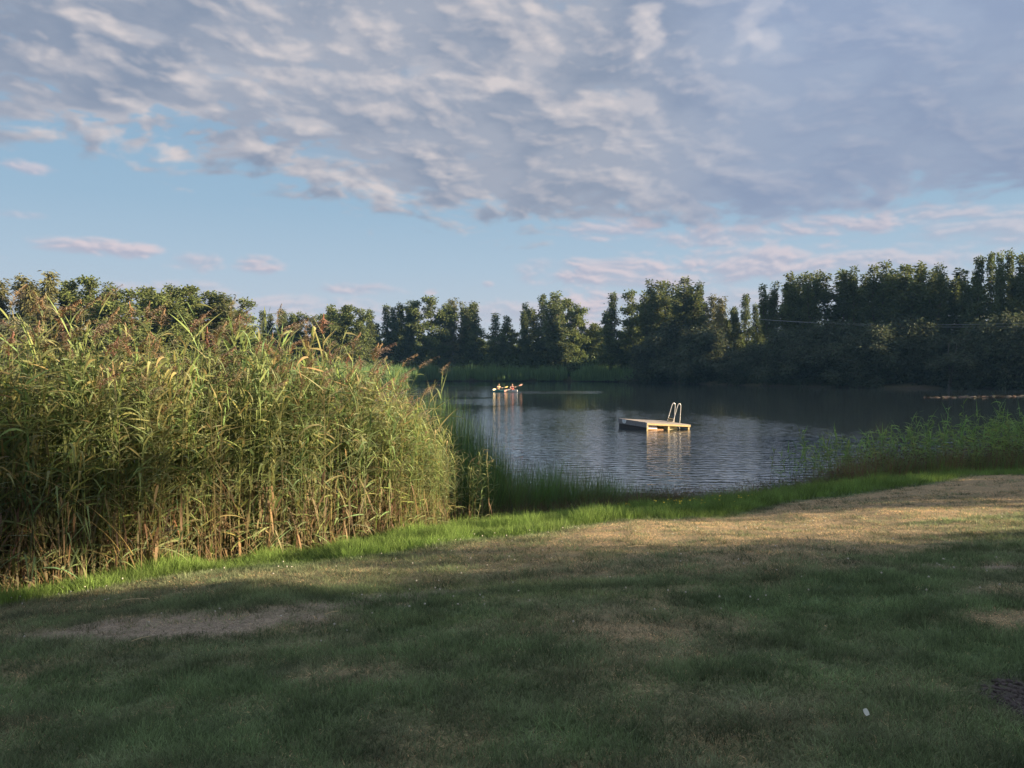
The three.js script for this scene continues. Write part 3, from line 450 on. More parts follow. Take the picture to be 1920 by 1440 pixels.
// rushes, sedges and young reeds along the rest of the shore
function tuft(n, rad, h, w, lean, cols, r, heads = 0) {
  const B = new Blades();
  for (let k = 0; k < n; k++) {
    const a = r() * 6.28, R = Math.sqrt(r()) * rad, l = h * (.55 + r() * .55), b = lean * (.2 + r()), x = Math.cos(a) * R, z = Math.sin(a) * R, da = a + (r() - .5) * 2, P = [];
    for (let q = 0; q <= 4; q++) { const t = q / 4; P.push(V(x + Math.cos(da) * b * l * t * t, l * t * (1 - b * .3 * t), z + Math.sin(da) * b * l * t * t)); }
    const s = r() * 6.28; B.strip(P, V(Math.cos(s), 0, Math.sin(s)), (t) => w * (1 - t * .85), tint(cols[Math.floor(r() * cols.length)], .7 + r() * .6), 0);
    if (heads && r() < heads) { const e = P[4]; for (let q = 0; q < 5; q++) { const d = V(r() - .5, r() * .6, r() - .5).multiplyScalar(.07); B.strip([e.clone(), e.clone().add(d)], V(1, 0, 0), () => .006, tint([.075, .05, .03], .8 + r() * .5)); } }
  }
  return B.geometry();
}
{
  const r = rng(909), g1 = [.15, .25, .07], g2 = [.11, .19, .066], y1 = [.15, .17, .055], br = [.17, .12, .065], dk = [.075, .062, .036];
  // points along the near shore: t in metres along it, o metres out over the water
  const near = SHORE.slice(3, 12), len = []; let total = 0; for (let i = 1; i < near.length; i++) { const l = Math.hypot(near[i][0] - near[i - 1][0], near[i][1] - near[i - 1][1]); len.push(l); total += l; }
  const alongX = (x, out) => { for (let i = 1; i < near.length; i++) if (x <= near[i][0]) { const [a, b] = [near[i - 1], near[i]], t = (x - a[0]) / (b[0] - a[0]), l = Math.hypot(b[0] - a[0], b[1] - a[1]), nx = (b[1] - a[1]) / l, nz = -(b[0] - a[0]) / l; return [x + nx * out, lerp(a[1], b[1], t) + nz * out]; } return [x, -40]; };
  const grow = (list, x, out, sx, sy) => { const [X, Z] = alongX(x, out); list.push([X, Math.max(-.35, height(X, Z)) - .02, Z, r() * 6.28, sx, sy, ...[0, 0, 0].map(() => .8 + r() * .4), (r() - .5) * .12, (r() - .5) * .12]); };
  const bul = mass('bulrushes', 'dark green upright bulrushes standing in the water right of the reed bed', 'bulrushes'), A = [];
  for (let k = 0; k < 330; k++) { const D = 13.4 + r() * 3.6, px = 796 + Math.pow(r(), 1.3) * 150, x = (px - 960) / PX * D, z = -D; A.push([x, -.3, z, r() * 6.28, 1, (.3 + table([[800, 2.25], [850, 2.15], [890, 1.85], [930, 1.3], [960, .9]], px)) * (.72 + r() * .34) / 1.5, ...[0, 0, 0].map(() => .75 + r() * .4), (r() - .5) * .1, (r() - .5) * .1]); }
  bul.add(tag(scatter('bulrush_leaves', tuft(16, .16, 1.5, .0065, .16, [g2, g2, g1], r), BLADE, A), null, null, null, 'stuff'));
  const sedge = mass('sedges', 'green sedge belt with brown feet between the bulrushes and the open bank', 'sedges'), S = [], S2 = [];
  for (let k = 0; k < 520; k++) { const x = -.9 + Math.pow(r(), 1.1) * 3.6, h = table([[-.9, 1.25], [.3, 1.15], [1.4, .95], [2.2, .62], [2.8, .42]], x); grow(S, x, -.35 + r() * 1.9, 1, h * (.75 + r() * .4)); }
  for (let k = 0; k < 420; k++) { const x = -.8 + r() * 3.8; grow(S2, x, -.9 + r() * .9, .9, .42 + r() * .35); }
  sedge.add(tag(scatter('sedge_leaves', tuft(26, .14, 1, .0048, .26, [g1, g1, g2, [.10, .16, .04]], r), BLADE, S), null, null, null, 'stuff'));
  sedge.add(tag(scatter('withered_leaves', tuft(24, .16, .8, .0045, .75, [br, br, dk, y1], r), BLADE, S2), null, null, null, 'stuff'));
  const rush = mass('rushes', 'low dark rushes with brown flower heads along the open bank', 'rushes'), R = [], R2 = [];
  for (let k = 0; k < 900; k++) { const x = 1.8 + r() * 15, big = smooth(7.3, 8.6, x); grow(R, x, -.55 + r() * (.9 + big * .9), 1, lerp(.36, .80, big) * (.6 + r() * .6) * (1 + .35 * noise(x * 1.1, 3))); }
  for (let k = 0; k < 420; k++) { const x = 7.0 + r() * 9.8; grow(R2, x, -.8 + r() * 1.5, 1, (.55 + r() * .45) * (1 + .3 * noise(x * .9, 8))); }
  rush.add(tag(scatter('rush_stems', tuft(24, .15, 1, .0042, .30, [[.12, .095, .055], g2, dk, g1], r, .35), BLADE, R), null, null, null, 'stuff'));
  rush.add(tag(scatter('grass_stems', tuft(22, .17, 1, .0056, .24, [g1, br, y1, g1, br], r), BLADE, R2), null, null, null, 'stuff'));
  const young = mass('young_reeds', 'loose stand of young green reeds without plumes at the right end of the bank', 'reeds');
  for (let v = 0; v < 5; v++) {
    const B = new Blades(); reedInto(B, B, B, 1.4, r, { leaves: 13, from: .28, leaf: .30 }); const l = [];
    for (let k = 0; k < 92; k++) { const x = 6.9 + Math.pow(r(), .75) * 10.4, c = noise(x * 1.7, 5); if (c < -.18 && r() < .75) continue; grow(l, x, -.2 + r() * 2.3, 1, (.72 + r() * .5 + Math.max(0, c) * .7) * lerp(.9, 1.06, smooth(8, 15, x))); l[l.length - 1].splice(6, 3, .82 + r() * .2, 1.02 + r() * .25, .72 + r() * .2); }
    for (const [px, py, D] of [[1739, 776, 24], [1797, 802, 24.6], [1836, 790, 24], [1872, 762, 24], [1880, 778, 23.6], [1893, 795, 24.2], [1570, 850, 21.5], [1625, 812, 22.4], [1660, 800, 22.6]]) if (r() < .8) { const x = (px - 960 + (r() - .5) * 26) / PX * D, y = height(x, -D); l.push([x, Math.max(-.3, y), -D, r() * 6.28, 1, (EYE + (690 - py) / PX * D - Math.max(-.3, y)) / 1.4 * (.75 + r() * .3), .9, 1.1, .8, 0, 0]); }
    young.add(tag(scatter('reed_stalks', B.geometry(), BLADE, l), null, null, null, 'stuff'));
  }
}

// ---------------------------------------------------------------- the lawn's grass
{
  const r = rng(4242), grass = mass('grass', 'short lawn grass, fresh green by the reeds and straw-dry higher up', 'grass');
  const sets = [[tuft(12, .055, .052, .0025, .85, [[1, 1, 1]], r), []], [tuft(11, .07, .034, .0018, 1.5, [[1, 1, 1]], r), []], [tuft(20, .08, .15, .0026, .55, [[1, 1, 1]], r), []], [tuft(8, .04, .092, .0024, .8, [[1, 1, 1]], r), []]];
  const seen = (x, z) => Math.abs(x) < -z * .68 + .5;
  const put = (x, z, coarse) => {
    const L = lawn(x, z); if (L.s < -.15 || z > frontZ(clamp(x, -14, -.1)) + 99) return; if (x < -.1 && z < frontZ(x) - .25) return;
    if (L.soil > .5 && r() < .93) return; if (L.dry > .55 && r() < (L.dry - .55) * 1.1) return; if (L.bare > .35 && r() < L.bare * .85) return;
    const y = height(x, z) - .006, dry = r() < Math.max(.10, L.dry * .9 - L.lush * .3), v = (.55 + r() * .9) * (1 + .55 * noise(x * 2.6 + 5, z * 2.9));
    const lushC = L.strip > .45 ? [.150, .240, .056] : [.148, .210, .094], c = dry ? [.60 * v, .425 * v, .235 * v] : mixc([.220 * v, .208 * v, .138 * v], [lushC[0] * v, lushC[1] * v, lushC[2] * v], clamp(L.lush * 1.1 + r() * .3));
    const k = dry ? 1 : L.strip > .45 && r() < .75 ? 2 : r() < .14 * (1 - L.dry) ? 3 : 0, s = coarse * (.7 + r() * .6) * (dry ? .72 : lerp(.75, 1.15, L.lush)) * (1 - .3 * L.dry) * (L.strip > .45 ? .62 + .5 * noise(x * 1.4, z * 1.4) + .25 : 1) * (.9 + .5 * noise(x * 1.9 + 9, z * 2.3));
    sets[k][1].push([x, y, z, r() * 6.28, coarse * (.8 + r() * .4), Math.max(.35, s), ...c, (r() - .5) * .3, (r() - .5) * .3]);
  };
  for (let k = 0; k < 34000; k++) { const z = -2.6 - Math.pow(r(), 1.15) * 4.2, x = (r() * 2 - 1) * (-z * .68 + .5); put(x, z, 1); }
  for (let k = 0; k < 40000; k++) { const z = -6.5 - r() * 6, x = (r() * 2 - 1) * (-z * .68 + .5); put(x, z, 1.15); }
  for (let k = 0; k < 26000; k++) { const z = -11.5 - r() * 12.5, x = -2 + r() * 19; if (seen(x, z)) put(x, z, 1.4); }
  sets.forEach(([g, l], i) => grass.add(tag(scatter(['green_blades', 'straw_blades', 'lush_blades', 'tall_blades'][i], g, BLADE, l), null, null, null, 'stuff')));
  // clover heads and buttercups
  const head = new THREE.IcosahedronGeometry(.0075, 0), white = new THREE.MeshStandardMaterial({ color: rgb(.42, .40, .33), roughness: 1 }), C = [];
  for (let k = 0; k < 330; k++) { const z = -5.2 - Math.pow(r(), .7) * 5, x = (r() * 2 - 1) * (-z * .66); const n = noise(x * .8 + 60, z * .8); if (n < .05 && r() < .8) continue; const L = lawn(x, z); if (L.s < .3 || L.soil > .3) continue; C.push([x, height(x, z) + .055 + r() * .03, z, r() * 6, .7 + r() * .6, .7 + r() * .5]); }
  const clover = scatter('clover_heads', head, white, C); scene.add(clover); tag(clover, 'white clover heads dotted over the shaded lawn', 'clover', null, 'stuff');
  const pet = new THREE.ConeGeometry(.016, .012, 6, 1, true); pet.rotateX(Math.PI); const Y = [];
  for (let k = 0; k < 46; k++) { const px = [1170, 1240, 1262, 1285, 1310, 1395, 1350][k % 7] + (r() - .5) * 34, D = 12.2 + r() * 1.4, x = (px - 960) / PX * D; Y.push([x, height(x, -D) + .10 + r() * .06, -D, r() * 6, .8 + r() * .6, 1, 1, 1, 1, (r() - .5), (r() - .5)]); }
  const butter = scatter('buttercups', pet, new THREE.MeshStandardMaterial({ color: rgb(.75, .55, .04), roughness: .6, side: THREE.DoubleSide }), Y); scene.add(butter); tag(butter, 'small yellow flowers in the green strip below the sedges', 'flowers', null, 'stuff');
}

// ---------------------------------------------------------------- the swimming raft
const bevelBox = (w, h, d, b = .006) => { const s = new THREE.Shape(), x = w / 2 - b, y = h / 2 - b; s.moveTo(-x, -y); s.lineTo(x, -y); s.lineTo(x, y); s.lineTo(-x, y); s.closePath(); const g = new THREE.ExtrudeGeometry(s, { depth: d - 2 * b, bevelEnabled: true, bevelSize: b, bevelThickness: b, bevelSegments: 1 }); g.translate(0, 0, -(d - 2 * b) / 2); return g; };
const tubeOf = (pts, r, sides = 10, seg = 40) => new THREE.TubeGeometry(new THREE.CatmullRomCurve3(pts, false, 'centripetal'), seg, r, sides);
function woodTexture(seed, dark, pale) {
  const W = 256, H = 64, c = new Uint8Array(W * H * 4), r = rng(seed);
  for (let j = 0; j < H; j++) for (let i = 0; i < W; i++) { const n = noise(i * .012 + seed, j * .42) * .6 + noise(i * .05, j * 1.1 + seed) * .35 + (r() - .5) * .25, k = clamp(.5 + n), o = (j * W + i) * 4; for (let q = 0; q < 3; q++) c[o + q] = 255 * Math.pow(lerp(dark[q], pale[q], k), 1 / 2.2); c[o + 3] = 255; }
  const t = new THREE.DataTexture(c, W, H); t.colorSpace = THREE.SRGBColorSpace; t.wrapS = t.wrapT = THREE.RepeatWrapping; t.magFilter = THREE.LinearFilter; t.needsUpdate = true; return t;
}
{
  const weathered = [1, 2, 3].map((k) => new THREE.MeshStandardMaterial({ map: woodTexture(k, [.10, .09, .085], [.27, .245, .225]), roughness: .85 }));
  const timber = new THREE.MeshStandardMaterial({ map: woodTexture(7, [.22, .165, .08], [.44, .34, .17]), roughness: .8 }), slateBoard = new THREE.MeshStandardMaterial({ map: woodTexture(9, [.10, .11, .12], [.20, .21, .22]), roughness: .85 });
  const pitch = new THREE.MeshStandardMaterial({ color: rgb(.022, .024, .027), roughness: .7 }), brown = new THREE.MeshStandardMaterial({ map: woodTexture(11, [.18, .10, .05], [.34, .20, .10]), roughness: .8 });
  const steel = new THREE.MeshStandardMaterial({ color: rgb(.50, .50, .48), roughness: .35, metalness: .6 }), blueDrum = new THREE.MeshStandardMaterial({ color: rgb(.62, .60, .70), roughness: .45 }), yellowDrum = new THREE.MeshStandardMaterial({ color: rgb(.62, .56, .30), roughness: .45 });
  const raft = new THREE.Group(), th = 23.6 * Math.PI / 180, w = 2.35, l = 2.4;
  raft.position.set(6.0 + .917 * w / 2 - .4 * l / 2, 0, -35.8 - .4 * w / 2 - .917 * l / 2); raft.rotation.set(0.022, th, -0.068, 'YXZ');
  top(raft, 'swim_raft'); tag(raft, 'square wooden swimming raft on barrels floating on the lake', 'raft');
  const deckY = .30, box = (name, w, h, d, x, y, z, m, parent = raft) => { const p = part(name, bevelBox(w, h, d), m, parent); p.position.set(x, y, z); return p; };
  const n = 17, pw = l / n;                                          // deck boards run along the front edge
  for (let i = 0; i < n; i++) box('plank', w + (i % 3) * .012, .028, pw - .012, (i * 37 % 5 - 2) * .004, deckY + (i * 13 % 4) * .002, -l / 2 + pw * (i + .5), weathered[i % 3]);
  box('front_beam', w - .01, .075, .045, 0, deckY - .056, l / 2 - .025, timber); box('back_beam', w - .01, .14, .045, 0, deckY - .09, -l / 2 + .025, slateBoard);
  box('side_board', .04, .225, l + .02, -w / 2 - .016, deckY - .10, .002, slateBoard); box('lower_board', .03, .22, l - .06, -w / 2 + .012, deckY - .325, 0, pitch); box('lower_board', w - .1, .36, .03, 0, deckY - .34, -l / 2 + .16, pitch); box('side_board', .04, .14, l - .1, w / 2 - .022, deckY - .09, 0, slateBoard);
  for (const x of [-w / 2 + .06, .02, w / 2 - .06]) box('post', .095, .40, .095, x, deckY - .30, l / 2 - .10, timber);
  for (const x of [-w / 2 + .06, w / 2 - .06]) box('post', .095, .40, .095, x, deckY - .30, -l / 2 + .10, slateBoard);
  box('crossbar', w / 2 - .16, .07, .05, -w / 4 + .04, .005, l / 2 - .19, brown);
  const drum = (x, z, m, r, L) => { const pts = [[0, 0], [r * .8, 0], [r, .03], [r, L * .3], [r * 1.04, L * .33], [r, L * .36], [r, L * .64], [r * 1.04, L * .67], [r, L * .7], [r, L - .03], [r * .8, L], [0, L]].map(([a, b]) => new THREE.Vector2(a, b)); const g = new THREE.LatheGeometry(pts, 20); g.rotateZ(-Math.PI / 2); const p = part('barrel', g, m, raft); p.position.set(x, .045, z); return p; };
  drum(-w / 2 + .12, l / 2 - .42, blueDrum, .15, .62); drum(.08, l / 2 - .46, yellowDrum, .15, .62); drum(-w / 2 + .12, -l / 2 + .45, blueDrum, .15, .62); drum(.5, -l / 2 + .45, yellowDrum, .15, .62);
  // pale shield-shaped plate on the shaded side board, its two printed lines worn past reading
  const sh = new THREE.Shape(); sh.moveTo(-.17, .075); sh.lineTo(.17, .075); sh.lineTo(.15, -.03); sh.quadraticCurveTo(.12, -.085, 0, -.095); sh.quadraticCurveTo(-.12, -.085, -.15, -.03); sh.closePath();
  const plate = part('sign_plate', new THREE.ExtrudeGeometry(sh, { depth: .006, bevelEnabled: false }), new THREE.MeshStandardMaterial({ color: rgb(.62, .68, .70), roughness: .5 }), raft); plate.rotation.y = -Math.PI / 2; plate.position.set(-w / 2 - .037, deckY - .085, -l / 2 + .52);
  const inkMat = new THREE.MeshStandardMaterial({ color: rgb(.22, .30, .36), roughness: .6 });
  for (const [y, ww] of [[.035, .24], [-.005, .26], [-.045, .18]]) { const b = part('printed_line', new THREE.BoxGeometry(ww, .014, .003), inkMat, plate); b.position.set(0, y, .0075); }
  // ladder at the right edge: two hoops of steel tube, the outer legs down into the water, treads between the slanting inner legs
  const lad = new THREE.Group(); lad.name = 'ladder'; raft.add(lad); lad.position.set(w / 2, deckY, .05);
  for (const z of [-.22, .23]) part('hoop', tubeOf([V(-.36, 0, z), V(-.24, .45, z), V(-.15, .80, z), V(-.11, .89, z), V(-.05, .93, z), V(.01, .89, z), V(.03, .80, z), V(.035, .45, z), V(.04, 0, z), V(.05, -.75, z)], .016), steel, lad);
  for (const [y, x] of [[.07, -.335], [.18, -.305]]) { const t = part('tread', bevelBox(.11, .045, .42), timber, lad); t.position.set(x, y, .005); }
}
// ---------------------------------------------------------------- the canoeists far out on the lake
function body(capsules, cell, cols) {                                // one continuous surface from tapered limbs joined smoothly
  const lo = V(1e9, 1e9, 1e9), hi = V(-1e9, -1e9, -1e9);
  for (const [a, b, ra, rb] of capsules) for (const [p, q] of [[a, ra], [b, rb]]) { lo.min(V(p[0] - q, p[1] - q, p[2] - q)); hi.max(V(p[0] + q, p[1] + q, p[2] + q)); }
  const c = lo.clone().add(hi).multiplyScalar(.5), half = Math.max(hi.x - lo.x, hi.y - lo.y, hi.z - lo.z) / 2 + 3 * cell, N = Math.ceil(2 * half / cell);
  const mc = new MarchingCubes(N, new THREE.MeshBasicMaterial(), false, false, 200000); mc.isolation = 0;
  const d = (x, y, z) => { let s = 0; for (const [a, b, ra, rb] of capsules) { const dx = b[0] - a[0], dy = b[1] - a[1], dz = b[2] - a[2], t = clamp(((x - a[0]) * dx + (y - a[1]) * dy + (z - a[2]) * dz) / (dx * dx + dy * dy + dz * dz + 1e-9)); s += Math.exp(-(Math.hypot(x - a[0] - t * dx, y - a[1] - t * dy, z - a[2] - t * dz) - lerp(ra, rb, t)) * 60); } return -Math.log(s + 1e-12) / 60; };
  for (let k = 0; k < N; k++) for (let j = 0; j < N; j++) for (let i = 0; i < N; i++) mc.field[k * N * N + j * N + i] = -d(c.x + (i / (N / 2) - 1) * half, c.y + (j / (N / 2) - 1) * half, c.z + (k / (N / 2) - 1) * half);
  mc.update();
  const n = mc.count, pos = new Float32Array(n * 3), nor = new Float32Array(mc.normalArray.slice(0, n * 3)), col = new Float32Array(n * 3);
  for (let i = 0; i < n; i++) { const p = [0, 1, 2].map((q) => mc.positionArray[i * 3 + q] * half + c.getComponent(q)); pos.set(p, i * 3); col.set(cols(...p), i * 3); }
  const g = new THREE.BufferGeometry(); g.setAttribute('position', new THREE.BufferAttribute(pos, 3)); g.setAttribute('normal', new THREE.BufferAttribute(nor, 3)); g.setAttribute('color', new THREE.BufferAttribute(col, 3)); return g;
}
function canoe(x, z, turn, hullColor, deckColor, label, name) {
  const g = new THREE.Group(), pos = [], idx = [], S = 24, R = 12, L = 2.6;
  for (let i = 0; i <= S; i++) { const t = i / S * 2 - 1, hw = .36 * Math.pow(Math.max(0, 1 - Math.abs(t) ** 2.3), .8) + .004, sheer = .20 + .10 * t * t; for (let k = 0; k <= R; k++) { const a = Math.PI * (k / R); pos.push(t * L / 2, sheer - Math.sin(a) * (sheer + .10 * (1 - t * t)), Math.cos(a) * hw); } }
  for (let i = 0; i < S; i++) for (let k = 0; k < R; k++) { const a = i * (R + 1) + k, b = a + R + 1; idx.push(a, b, a + 1, a + 1, b, b + 1); }
  const hull = new THREE.BufferGeometry(); hull.setAttribute('position', new THREE.Float32BufferAttribute(pos, 3)); hull.setIndex(idx); hull.computeVertexNormals();
  part('hull', hull, new THREE.MeshStandardMaterial({ color: hullColor, roughness: .35, side: THREE.DoubleSide }), g);
  const deckMat = new THREE.MeshStandardMaterial({ color: deckColor, roughness: .4, side: THREE.DoubleSide });                                // decks fore and aft, leaving the cockpit open
  for (const [a, b] of [[-1, -.38], [.30, 1]]) { const dp = [], di = [], at = 0; for (let i = 0; i <= 10; i++) { const t = lerp(a, b, i / 10), hw = .36 * Math.pow(Math.max(0, 1 - Math.abs(t) ** 2.3), .8) + .004, s = .20 + .10 * t * t; for (let k = 0; k <= 4; k++) { const u = k / 2 - 1; dp.push(t * L / 2, s + .05 * (1 - u * u), u * hw); } } for (let i = 0; i < 10; i++) for (let k = 0; k < 4; k++) { const o = at + i * 5 + k; di.push(o, o + 1, o + 5, o + 1, o + 6, o + 5); }
    const deck = new THREE.BufferGeometry(); deck.setAttribute('position', new THREE.Float32BufferAttribute(dp, 3)); deck.setIndex(di); deck.computeVertexNormals(); part('deck', deck, deckMat, g); }
  const rim = []; for (let i = 0; i <= 24; i++) { const a = i / 24 * 6.28318; rim.push(V(-.06 + Math.cos(a) * .54, .235, Math.sin(a) * .31)); } part('cockpit_rim', tubeOf(rim, .018, 6), new THREE.MeshStandardMaterial({ color: rgb(.05, .05, .05), roughness: .6 }), g);
  g.position.set(x, -.015, z); g.rotation.y = turn; top(g, name); return tag(g, label, 'canoe');
}
function paddle(a, b, bladeColor, label) {                           // a and b: middles of the blades in the world
  const g = new THREE.Group(), L = a.distanceTo(b); g.position.copy(a).add(b).multiplyScalar(.5); g.quaternion.setFromUnitVectors(V(1, 0, 0), b.clone().sub(a).normalize());
  part('shaft', tubeOf([V(-L / 2, 0, 0), V(0, 0, 0), V(L / 2, 0, 0)], .016, 8, 8), new THREE.MeshStandardMaterial({ color: rgb(.10, .09, .08), roughness: .5 }), g);
  const s = new THREE.Shape(); s.moveTo(-.22, -.03); s.quadraticCurveTo(-.1, -.10, .12, -.10); s.quadraticCurveTo(.24, -.06, .24, 0); s.quadraticCurveTo(.22, .10, .1, .10); s.quadraticCurveTo(-.1, .09, -.22, .03); s.closePath();
  const e = new THREE.ExtrudeGeometry(s, { depth: .012, bevelEnabled: true, bevelSize: .004, bevelThickness: .003, bevelSegments: 1 }), m = new THREE.MeshStandardMaterial({ color: bladeColor, roughness: .4, side: THREE.DoubleSide });
  for (const k of [-1, 1]) { const p = part('blade', e, m, g); p.position.set(k * L / 2, 0, -.006); if (k < 0) p.rotation.z = Math.PI; if (k > 0) p.rotation.x = .6; }
  top(g, 'paddle'); return tag(g, label, 'paddle', 'canoe paddles');
}
function paddler(x, z, turn, hands, skin, shirt, hair, vest, label) {  // seated, facing +x before the turn; hands given in the boat's own axes
  const [hl, hr] = hands, mid = (a, b, t) => a.map((v, i) => lerp(v, b[i], t)), sl = [-.16, .64, .19], sr = [-.16, .64, -.19], elbow = (s, h, o) => { const m = mid(s, h, .5); return [m[0] - .03, m[1] - .10, m[2] + o]; }, el = elbow(sl, hl, .07), er = elbow(sr, hr, -.07);
  const fingers = (h, o) => { const out = []; for (let k = 0; k < 4; k++) { const y = h[1] + .02 - k * .017; out.push([[h[0], y, h[2]], [h[0] + .045, y, h[2] + o * .01], .010, .009], [[h[0] + .045, y, h[2] + o * .01], [h[0] + .055, y - .004, h[2] - o * .03], .009, .0075]); } out.push([[h[0], h[1] + .03, h[2]], [h[0] + .035, h[1] + .045, h[2] - o * .03], .010, .008]); return out; };
  const caps = [[[-.20, .16, 0], [-.18, .36, 0], .15, .135], [[-.18, .36, 0], [-.16, .58, 0], .14, .15], [[-.16, .60, .10], [-.16, .60, -.10], .095, .095], [sl, sr, .065, .065], [[-.15, .66, 0], [-.13, .78, 0], .055, .052], [[-.12, .86, 0], [-.115, .90, 0], .088, .09], [[-.08, .81, 0], [-.055, .805, 0], .055, .045], [[-.03, .855, 0], [-.012, .845, 0], .013, .012],
    [[-.115, .87, .085], [-.115, .855, .09], .016, .013], [[-.115, .87, -.085], [-.115, .855, -.09], .016, .013], [sl, el, .055, .043], [el, hl, .042, .028], [sr, er, .055, .043], [er, hr, .042, .028], [hl, [hl[0] + .04, hl[1] + .005, hl[2]], .033, .026], [hr, [hr[0] + .04, hr[1] + .005, hr[2]], .033, .026], ...fingers(hl, 1), ...fingers(hr, -1),
    [[-.20, .15, .10], [.22, .27, .14], .095, .07], [[-.20, .15, -.10], [.22, .27, -.14], .095, .07], [[.22, .27, .14], [.52, .10, .12], .065, .05], [[.22, .27, -.14], [.52, .10, -.12], .065, .05]];
  const g = new THREE.Group();
  const col = (px, py, pz) => { if (py > .755) { const fx = px + .115, fy = py - .875; if (fx > .065 && Math.abs(py - .872) < .012 && Math.abs(Math.abs(pz) - .033) < .014) return [.03, .025, .02]; if (fx > .07 && Math.abs(py - .80) < .008 && Math.abs(pz) < .026) return [.30, .10, .08]; return skin; } if (py < .30 && px > -.1) return [.05, .06, .09]; return Math.abs(pz) < .215 && px < .0 && py < .70 ? shirt : skin; };
  part('body', body(caps, .014, col), new THREE.MeshStandardMaterial({ vertexColors: true, roughness: .7 }), g);
  const hg = new THREE.SphereGeometry(.103, 20, 14, 0, 6.2832, 0, 1.75); hg.scale(1.05, 1.0, .98); hg.rotateZ(.42); const hp = part('hair', hg, new THREE.MeshStandardMaterial({ color: hair, roughness: .9, side: THREE.DoubleSide }), g); hp.position.set(-.125, .892, 0);
  if (vest) { const pts = [[.185, .30], [.192, .36], [.195, .46], [.19, .56], [.165, .63], [.12, .665]].map(([a, b]) => new THREE.Vector2(a, b)); const vg = new THREE.LatheGeometry(pts, 24); vg.scale(.95, 1, 1.16); const p = part('life_vest', vg, new THREE.MeshStandardMaterial({ color: vest, roughness: .8, side: THREE.DoubleSide }), g); p.position.set(-.168, 0, 0); }
  g.position.set(x, -.015, z); g.rotation.y = turn; top(g, 'person'); return tag(g, label, 'person');
}
{
  const D = 94, X = (px) => (px - 960) / PX * D, at = (o, turn, p) => V(p[0], p[1], p[2]).applyAxisAngle(V(0, 1, 0), turn).add(V(o[0], -.015, o[1]));
  const A = [X(936.5), -D], ta = -.85, B = [X(961), -D + .6], tb = -1.15;
  canoe(...A, ta, rgb(.07, .28, .27), rgb(.10, .34, .32), 'turquoise canoe far out on the lake, the left one of two', 'canoe');
  canoe(...B, tb, rgb(.62, .62, .60), rgb(.68, .68, .66), 'white canoe pointing its bright bow at the near shore, right of the turquoise one', 'canoe');
  const hA = [[.20, .42, .36], [.20, .50, -.22]], hB = [[.16, .42, .30], [.16, .62, -.30]];
  paddler(...A, ta, hA, [.34, .22, .155], [.34, .25, .13], rgb(.10, .06, .03), null, 'person in a yellow-orange top sitting in the turquoise canoe holding a paddle');
  paddler(...B, tb, hB, [.34, .22, .16], [.15, .10, .10], rgb(.16, .10, .05), rgb(.20, .035, .03), 'person in a dark red life vest paddling the white canoe');
  const line = (o, t, [l, r], color, label, ex) => { const a = at(o, t, [l[0] + .05, l[1], l[2]]), b = at(o, t, [r[0] + .05, r[1], r[2]]), d = b.clone().sub(a).normalize(), m = a.clone().add(b).multiplyScalar(.5); return paddle(m.clone().addScaledVector(d, -ex), m.clone().addScaledVector(d, ex), color, label); };
  line(A, ta, hA, rgb(.42, .33, .12), 'paddle with yellow blades held across the turquoise canoe', .92);
  line(B, tb, hB, rgb(.42, .24, .20), 'paddle with a reddish blade raised above the white canoe', .98);
}
